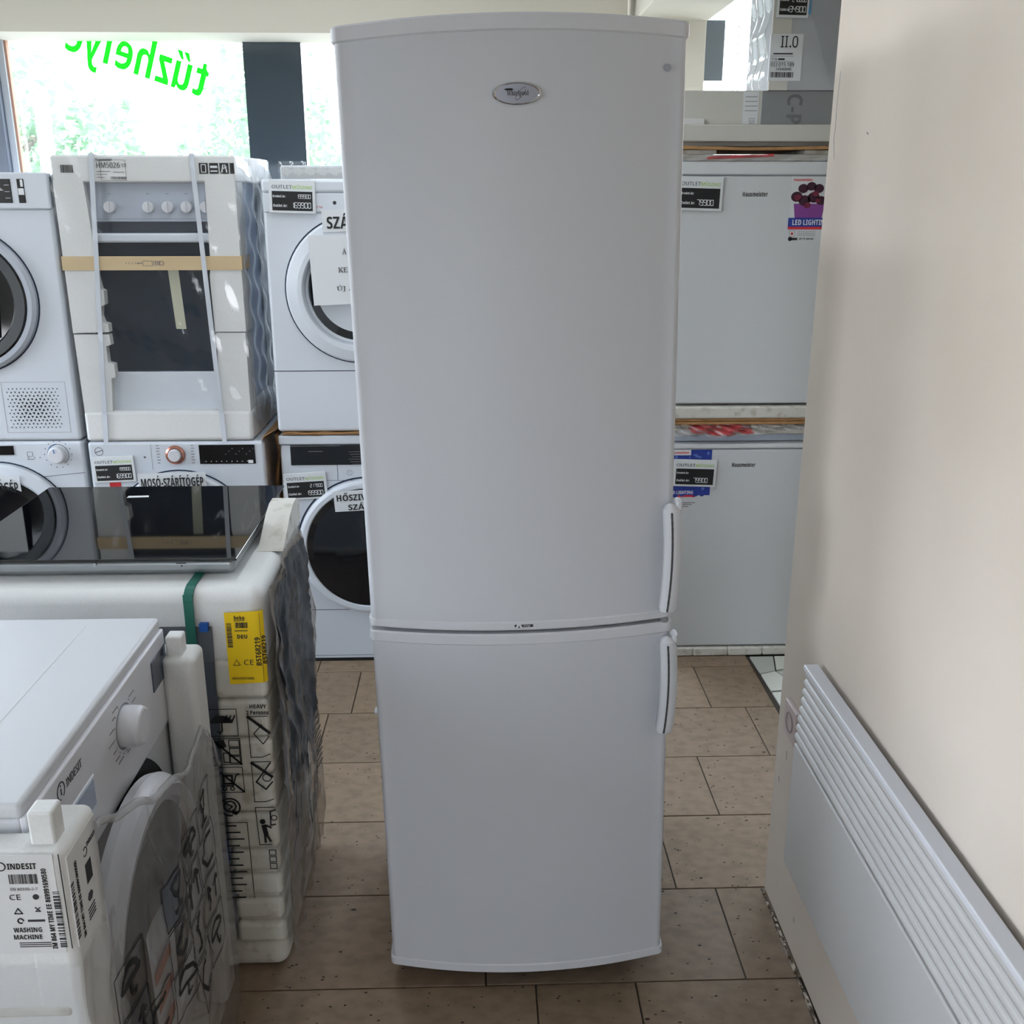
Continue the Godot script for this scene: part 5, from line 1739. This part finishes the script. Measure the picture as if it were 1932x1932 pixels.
# ---------------------------------------------------------------- washing machine in front, turned to the aisle
func indesit() -> void:
	var t := thing("unpacked_washing_machine", "white washing machine half unwrapped from film and foam, nearest the camera", "washing machine", Vector3(-0.60, 0.0, -1.481))
	t.rotation.y = PI / 2
	var s := ST()
	rb(s, Vector3(0, 0.485, -0.265), Vector3(0.606, 0.83, 0.53), 0.01, 3)
	obj("body", s, M.enamel, t)
	s = ST()
	rb(s, Vector3(0, 0.909, -0.27), Vector3(0.613, 0.024, 0.54), 0.007, 3)
	var tp := obj("top_plate", s, M.enamel, t)
	s = ST()
	rb(s, Vector3(0, 0.92, -0.32), Vector3(0.54, 0.0032, 0.4), 0.0014, 2)
	obj("top_inset", s, M.enamel, tp)
	s = ST()
	rb(s, Vector3(0, 0.81, 0.0), Vector3(0.607, 0.18, 0.012), 0.004, 2)
	var cp := obj("control_panel", s, M.plastic, t)
	var kb := knob(cp, Vector3(0.058, 0.832, 0.006), 0.035, 0.034, M.plastic, "dial")
	ring(cp, "dial_groove", Vector3(0.058, 0.832, 0.006), [Vector2(0.039, 0.0), Vector2(0.038, 0.0012), Vector2(0.035, 0.0)], M.line_grey, 40)
	s = ST()
	for k in 16:
		if k == 3 or k == 4:
			continue
		var a := TAU * k / 16.0
		var d := Vector2(cos(a), sin(a))
		blob(s, Vector2(0.058, 0.832) + d * 0.045, 0.0012, Transform3D(), 1.0, 0.0005, 8)
		var sx := signf(d.x) if absf(d.x) > 0.1 else 1.0
		stroke(s, [Vector2(0.058, 0.832) + d * 0.05, Vector2(0.058, 0.832) + d * 0.05 + Vector2(sx * (0.012 + 0.006 * (k % 3)), 0)], 0.0015)
	obj("programme_print", s, M.print_grey, cp, Vector3(0, 0, 0.0061))
	s = ST()
	span(s, 0.213, 0.298, 0.812, 0.871, 0.0, 0.008, 0.001)
	obj("display", s, M.display_blue, cp)
	txt(cp, "lettering", "INDESIT", 0.058, 0.013, Vector3(-0.152, 0.873, 0.0066), M.print_dark)
	s = ST()
	stroke(s, arc(Vector2(-0.2, 0.873), 0.0125, -60, 250, 24), 0.0018)
	stroke(s, [Vector2(-0.2, 0.867), Vector2(-0.2, 0.876)], 0.0025)
	blob(s, Vector2(-0.2, 0.8805), 0.0016, Transform3D(), 1.0, 0.0005, 8)
	obj("round_emblem", s, M.print_dark, cp, Vector3(0, 0, 0.0061))
	s = ST()
	span(s, -0.27, -0.088, 0.772, 0.832, 0.0, 0.0085, 0.002)
	var dw := obj("detergent_drawer", s, M.plastic_cool, cp)
	s = ST()
	span(s, -0.262, -0.096, 0.785, 0.828, 0.008, 0.0092)
	obj("grip_recess", s, M.recess_blue, dw)
	# door
	ring(t, "door_recess", Vector3(0, 0.49, 0.002), [Vector2(0.272, 0.0), Vector2(0.25, 0.0025), Vector2(0.0, 0.0025)], M.black)
	var dr := ring(t, "door", Vector3(0, 0.49, 0.016), [Vector2(0.245, 0.0), Vector2(0.248, 0.016), Vector2(0.24, 0.034), Vector2(0.228, 0.046), Vector2(0.208, 0.042), Vector2(0.2, 0.03)], M.plastic)
	ring(dr, "door_glass", Vector3.ZERO, [Vector2(0.201, 0.03), Vector2(0.15, 0.02), Vector2(0.0, 0.018)], M.glass_smoke)
	# foam
	s = ST()
	rb(s, Vector3(0, 0.036, -0.255), Vector3(0.66, 0.072, 0.6), 0.015, 2)
	obj("foam_base", s, M.foam_dirty, t)
	s = ST()
	span(s, 0.268, 0.345, 0.06, 0.852, 0.004, 0.066, 0.014, 3)
	span(s, 0.307, 0.3446, 0.0605, 0.8515, -0.1, 0.03, 0.008, 2)
	span(s, 0.285, 0.318, 0.84, 0.889, 0.012, 0.042, 0.004, 2)
	obj("far_foam_post", s, M.foam, t)
	s = ST()
	span(s, -0.361, -0.245, 0.06, 0.886, 0.004, 0.07, 0.014, 3)
	span(s, -0.3604, -0.309, 0.0605, 0.8856, -0.26, 0.06, 0.012, 3)
	span(s, -0.343, -0.31, 0.87, 0.932, 0.024, 0.056, 0.004, 2)
	var np := obj("near_foam_post", s, M.foam, t)
	for y in [0.3, 0.36, 0.42, 0.48, 0.54]:
		s = ST()
		rb(s, Vector3(-0.335, y + 0.1, -0.09), Vector3(0.056, 0.02, 0.29), 0.008, 2)
		obj("foam_rib", s, M.foam_dirty, np)
	# label wrapped round the near post: one flank towards the camera, one towards the aisle
	s = ST()
	span(s, -0.3622, -0.36, 0.735, 0.884, -0.14, 0.058)
	var lb := obj("wrapped_label", s, M.label_white, t)
	s = ST()
	span(s, -0.352, -0.255, 0.735, 0.872, 0.069, 0.0708)
	var lb2 := obj("wrapped_label", s, M.label_white, t)
	var near := Basis(Vector3.UP, -PI / 2)
	var nx := -0.3626
	txt(lb, "lettering", "INDESIT", 0.036, 0.0085, Vector3(nx, 0.868, 0.0185), M.print_black, near, false, true)
	txt(lb, "lettering", "WASHING", 0.036, 0.007, Vector3(nx, 0.772, 0.013), M.print_dark, near, false, true)
	txt(lb, "lettering", "MACHINE", 0.036, 0.007, Vector3(nx, 0.761, 0.012), M.print_dark, near, false, true)
	txt(lb, "lettering", "CE", 0.014, 0.008, Vector3(nx, 0.822, 0.004), M.print_dark, near)
	txt(lb, "lettering", "EN 60335-2-7", 0.034, 0.0042, Vector3(nx, 0.834, 0.017), M.print_grey, near)
	txt(lb, "lettering", "IM 864 MY TIME EE 869991690580", 0.122, 0.0066, Vector3(nx, 0.803, 0.0445), M.print_black, near * Basis(Vector3(0, 0, 1), PI / 2), false, true)
	s = ST()
	var NT := Transform3D(near, Vector3(nx + 0.0003, 0, 0))
	# in this frame x runs along local +z
	bars(s, 0.0, 0.036, 0.842, 0.856, 51, NT)
	bars(s, 0.0515, 0.06, 0.744, 0.83, 52, NT, false)
	stroke(s, arc(Vector2(-0.008, 0.868), 0.006, -150, 130, 18), 0.0014, NT)
	stroke(s, [Vector2(0.0, 0.797), Vector2(0.005, 0.805), Vector2(0.01, 0.797), Vector2(0.0, 0.797)], 0.0014, NT)
	stroke(s, arc(Vector2(0.006, 0.786), 0.0035, 0, 300, 12), 0.0016, NT)
	stroke(s, [Vector2(0.016, 0.786), Vector2(0.036, 0.786)], 0.003, NT)
	blob(s, Vector2(0.03, 0.822), 0.004, NT)
	stroke(s, [Vector2(0.027, 0.806), Vector2(0.033, 0.8), Vector2(0.027, 0.8), Vector2(0.033, 0.806)], 0.0012, NT)
	for k in 3:
		stroke(s, [Vector2(0.0, 0.752 - 0.003 * k), Vector2(0.04, 0.752 - 0.003 * k)], 0.001, NT)
	bars(s, -0.05, -0.03, 0.78, 0.85, 53, NT, false)
	obj("label_print", s, M.print_dark, lb)
	s = ST()
	stroke(s, [Vector2(0.0618, 0.742), Vector2(0.0618, 0.884)], 0.0012, Transform3D(near, Vector3(-0.3618, 0, 0.004)))
	obj("corner_line", s, M.print_black, lb)
	var AT := Transform3D(Basis(), Vector3(0, 0, 0.0708))
	s = ST()
	bars(s, -0.352, -0.343, 0.746, 0.83, 54, AT, false)
	stroke(s, arc(Vector2(-0.298, 0.842), 0.006, -150, 130, 18), 0.0014, AT)
	bars(s, -0.304, -0.284, 0.795, 0.825, 55, AT)
	blob(s, Vector2(-0.3, 0.775), 0.009, AT, 0.8, 0.0006, 6)
	for k in 4:
		stroke(s, [Vector2(-0.312, 0.76 - 0.005 * k), Vector2(-0.29, 0.76 - 0.005 * k)], 0.002, AT)
	obj("label_print", s, M.print_dark, lb2)
	txt(lb2, "lettering", "IM 864 MY TIME EE 869991690580", 0.117, 0.0068, Vector3(-0.331, 0.793, 0.0712), M.print_black, Basis(Vector3(0, 0, 1), PI / 2), false, true)
	txt(lb2, "lettering", "INDESIT", 0.03, 0.006, Vector3(-0.276, 0.848, 0.0712), M.print_dark, Basis(), false, true)
	# torn bag hanging over the front
	var cv := Curve.new()
	cv.min_value = 0.0
	cv.max_value = 1.0
	for q in [[0.0, 0.868], [0.1, 0.845], [0.34, 0.79], [0.6, 0.752], [0.76, 0.756], [0.86, 0.71], [1.0, 0.6]]:
		cv.add_point(Vector2(q[0], q[1]))
	var fn := FastNoiseLite.new()
	fn.seed = 8
	fn.fractal_type = FastNoiseLite.FRACTAL_RIDGED
	fn.fractal_octaves = 3
	fn.frequency = 1.0
	var top := func(u): return cv.sample(u) + 0.004 * sin(u * 34.0)
	var bag := func(u, v):
		var x := lerpf(-0.27, 0.33, u)
		var yt: float = top.call(u)
		var y := lerpf(0.03, yt, v)
		var z := 0.079 + 0.014 * sin(PI * u) + sin(PI * clampf(u * 1.05, 0.0, 1.0)) * (0.016 * fn.get_noise_2d(u * 1.5 + v * 0.9, v * 0.8 - u * 0.8) + 0.004 * fn.get_noise_2d(u * 6.0, v * 4.0 + 7.0)) - 0.004 * pow(v, 3.0)
		return Vector3(x, y, z)
	s = ST()
	sheet(s, 60, 60, bag)
	obj("torn_film", s, M.film_bag, t)
	s = ST()
	sheet(s, 60, 2, func(u, v): return bag.call(u, 1.0) + Vector3(0, -0.014 * v, 0.004 + 0.004 * sin(v * PI)))
	obj("film_edge", s, M.film_milky, t)
	s = ST()
	sheet(s, 16, 40, func(u, v): return Vector3(0.33 + 0.022 * u + 0.004 * sin(v * 14.0 + u * 4.0), 0.03 + 0.56 * v, 0.076 - 0.16 * u))
	obj("torn_film", s, M.film_bag, t)
	# film hugging the near post
	s = ST()
	sheet(s, 20, 40, func(u, v): return Vector3(-0.37 - 0.008 * fn.get_noise_2d(u * 1.4, v * 3.5), 0.03 + 0.69 * v, -0.25 + 0.325 * u))
	sheet(s, 16, 40, func(u, v): return Vector3(-0.372 + 0.125 * u, 0.03 + (0.7 - 0.01 * u) * v, 0.078 + 0.006 * fn.get_noise_2d(u * 1.2, v * 3.0)))
	obj("clinging_film", s, M.film, t)
	# printed pictograms on the bag
	var on := func(p: Vector2) -> Vector3:
		var u := inverse_lerp(-0.27, 0.33, p.x)
		var v: float = (p.y - 0.03) / (top.call(clampf(u, 0.0, 1.0)) - 0.03)
		var q: Vector3 = bag.call(clampf(u, 0.0, 1.0), v)
		return Vector3(p.x, p.y, q.z + 0.0015)
	s = ST()
	var dir := Vector2(0.0, -1.0)
	var side := Vector2(1.0, 0.0)
	for cell in [[Vector2(-0.055, 0.59), 1], [Vector2(0.055, 0.6), 3], [Vector2(-0.055, 0.5), 2], [Vector2(0.055, 0.51), 0], [Vector2(0.165, 0.6), 1], [Vector2(0.165, 0.51), 2], [Vector2(-0.055, 0.41), 3], [Vector2(0.055, 0.42), 1], [Vector2(0.165, 0.42), 0], [Vector2(0.055, 0.33), 2], [Vector2(0.165, 0.33), 3], [Vector2(-0.235, 0.575), 3], [Vector2(-0.235, 0.485), 0], [Vector2(-0.165, 0.44), 2]]:
		var c: Vector2 = cell[0]
		var pt := func(a, b): return on.call(c + side * a * 0.05 + dir * b * 0.042)
		var runs := [[[-1, -1], [1, -1], [1, 1], [-1, 1], [-1, -1]]]
		match cell[1]:
			0: runs.append_array([[[-0.42, 0.6], [-0.42, -0.55]], [[-0.7, -0.2], [-0.42, -0.6], [-0.14, -0.2]], [[0.42, 0.6], [0.42, -0.55]], [[0.14, -0.2], [0.42, -0.6], [0.7, -0.2]]])
			1: runs.append_array([[[-0.45, -0.65], [0.45, -0.65], [0.18, 0.0], [0.0, 0.06], [0.0, 0.6]], [[-0.38, 0.65], [0.38, 0.65]], [[-0.45, -0.65], [-0.18, 0.0], [0.0, 0.06]]])
			2: runs.append_array([[[0.6, -0.6], [-0.2, -0.6], [-0.6, 0], [-0.2, 0.6], [0.6, 0.6]]])
			3: runs.append_array([[[-0.65, -0.05], [-0.42, -0.5], [0.0, -0.68], [0.42, -0.5], [0.65, -0.05], [-0.65, -0.05]], [[0.0, -0.05], [0.0, 0.5], [0.15, 0.62], [0.3, 0.45]]])
		for ri in runs.size():
			var run: Array = runs[ri]
			var w := 0.0015 if ri == 0 else 0.0042
			for k in run.size() - 1:
				for q in 5:
					var a0 := lerpf(run[k][0], run[k + 1][0], q / 5.0)
					var b0 := lerpf(run[k][1], run[k + 1][1], q / 5.0)
					var a1 := lerpf(run[k][0], run[k + 1][0], (q + 1) / 5.0)
					var b1 := lerpf(run[k][1], run[k + 1][1], (q + 1) / 5.0)
					var A: Vector3 = pt.call(a0, b0)
					var B: Vector3 = pt.call(a1, b1)
					var d := (B - A).normalized().cross(Vector3(0, 0, 1)).normalized() * w
					fquad(s, A - d, B - d, B + d, A + d, Vector3(0, 0, 1))
	obj("film_pictograms", s, M.print_black, t)
	s = ST()
	for cell in [Vector2(-0.055, 0.59), Vector2(-0.235, 0.485)]:
		sheet(s, 5, 5, func(a, b): return on.call(cell + side * (a * 2.0 - 1.0) * 0.05 + dir * (b * 2.0 - 1.0) * 0.042) - Vector3(0, 0, 0.0006))
	obj("film_dark_fields", s, M.film_grey, t).set_meta("kind", "stuff")
	# sheet with orange print behind the bag
	s = ST()
	sheet(s, 8, 16, func(u, v): return Vector3(-0.13 + 0.12 * u, 0.2 + 0.36 * v, 0.07 + 0.003 * sin(u * 5.0 + v * 3.0)))
	var og := obj("instruction_sheet", s, M.paper, t)
	s = ST()
	for k in 5:
		prism(s, PackedVector2Array([Vector2(-0.12, 0.24 + 0.055 * k), Vector2(-0.06 + 0.005 * k, 0.24 + 0.055 * k), Vector2(-0.06 + 0.005 * k, 0.262 + 0.055 * k), Vector2(-0.12, 0.262 + 0.055 * k)]), 0.0, 0.0006, Transform3D(Basis(), Vector3(0, 0, 0.0735)))
	obj("orange_print", s, M.print_orange, og)
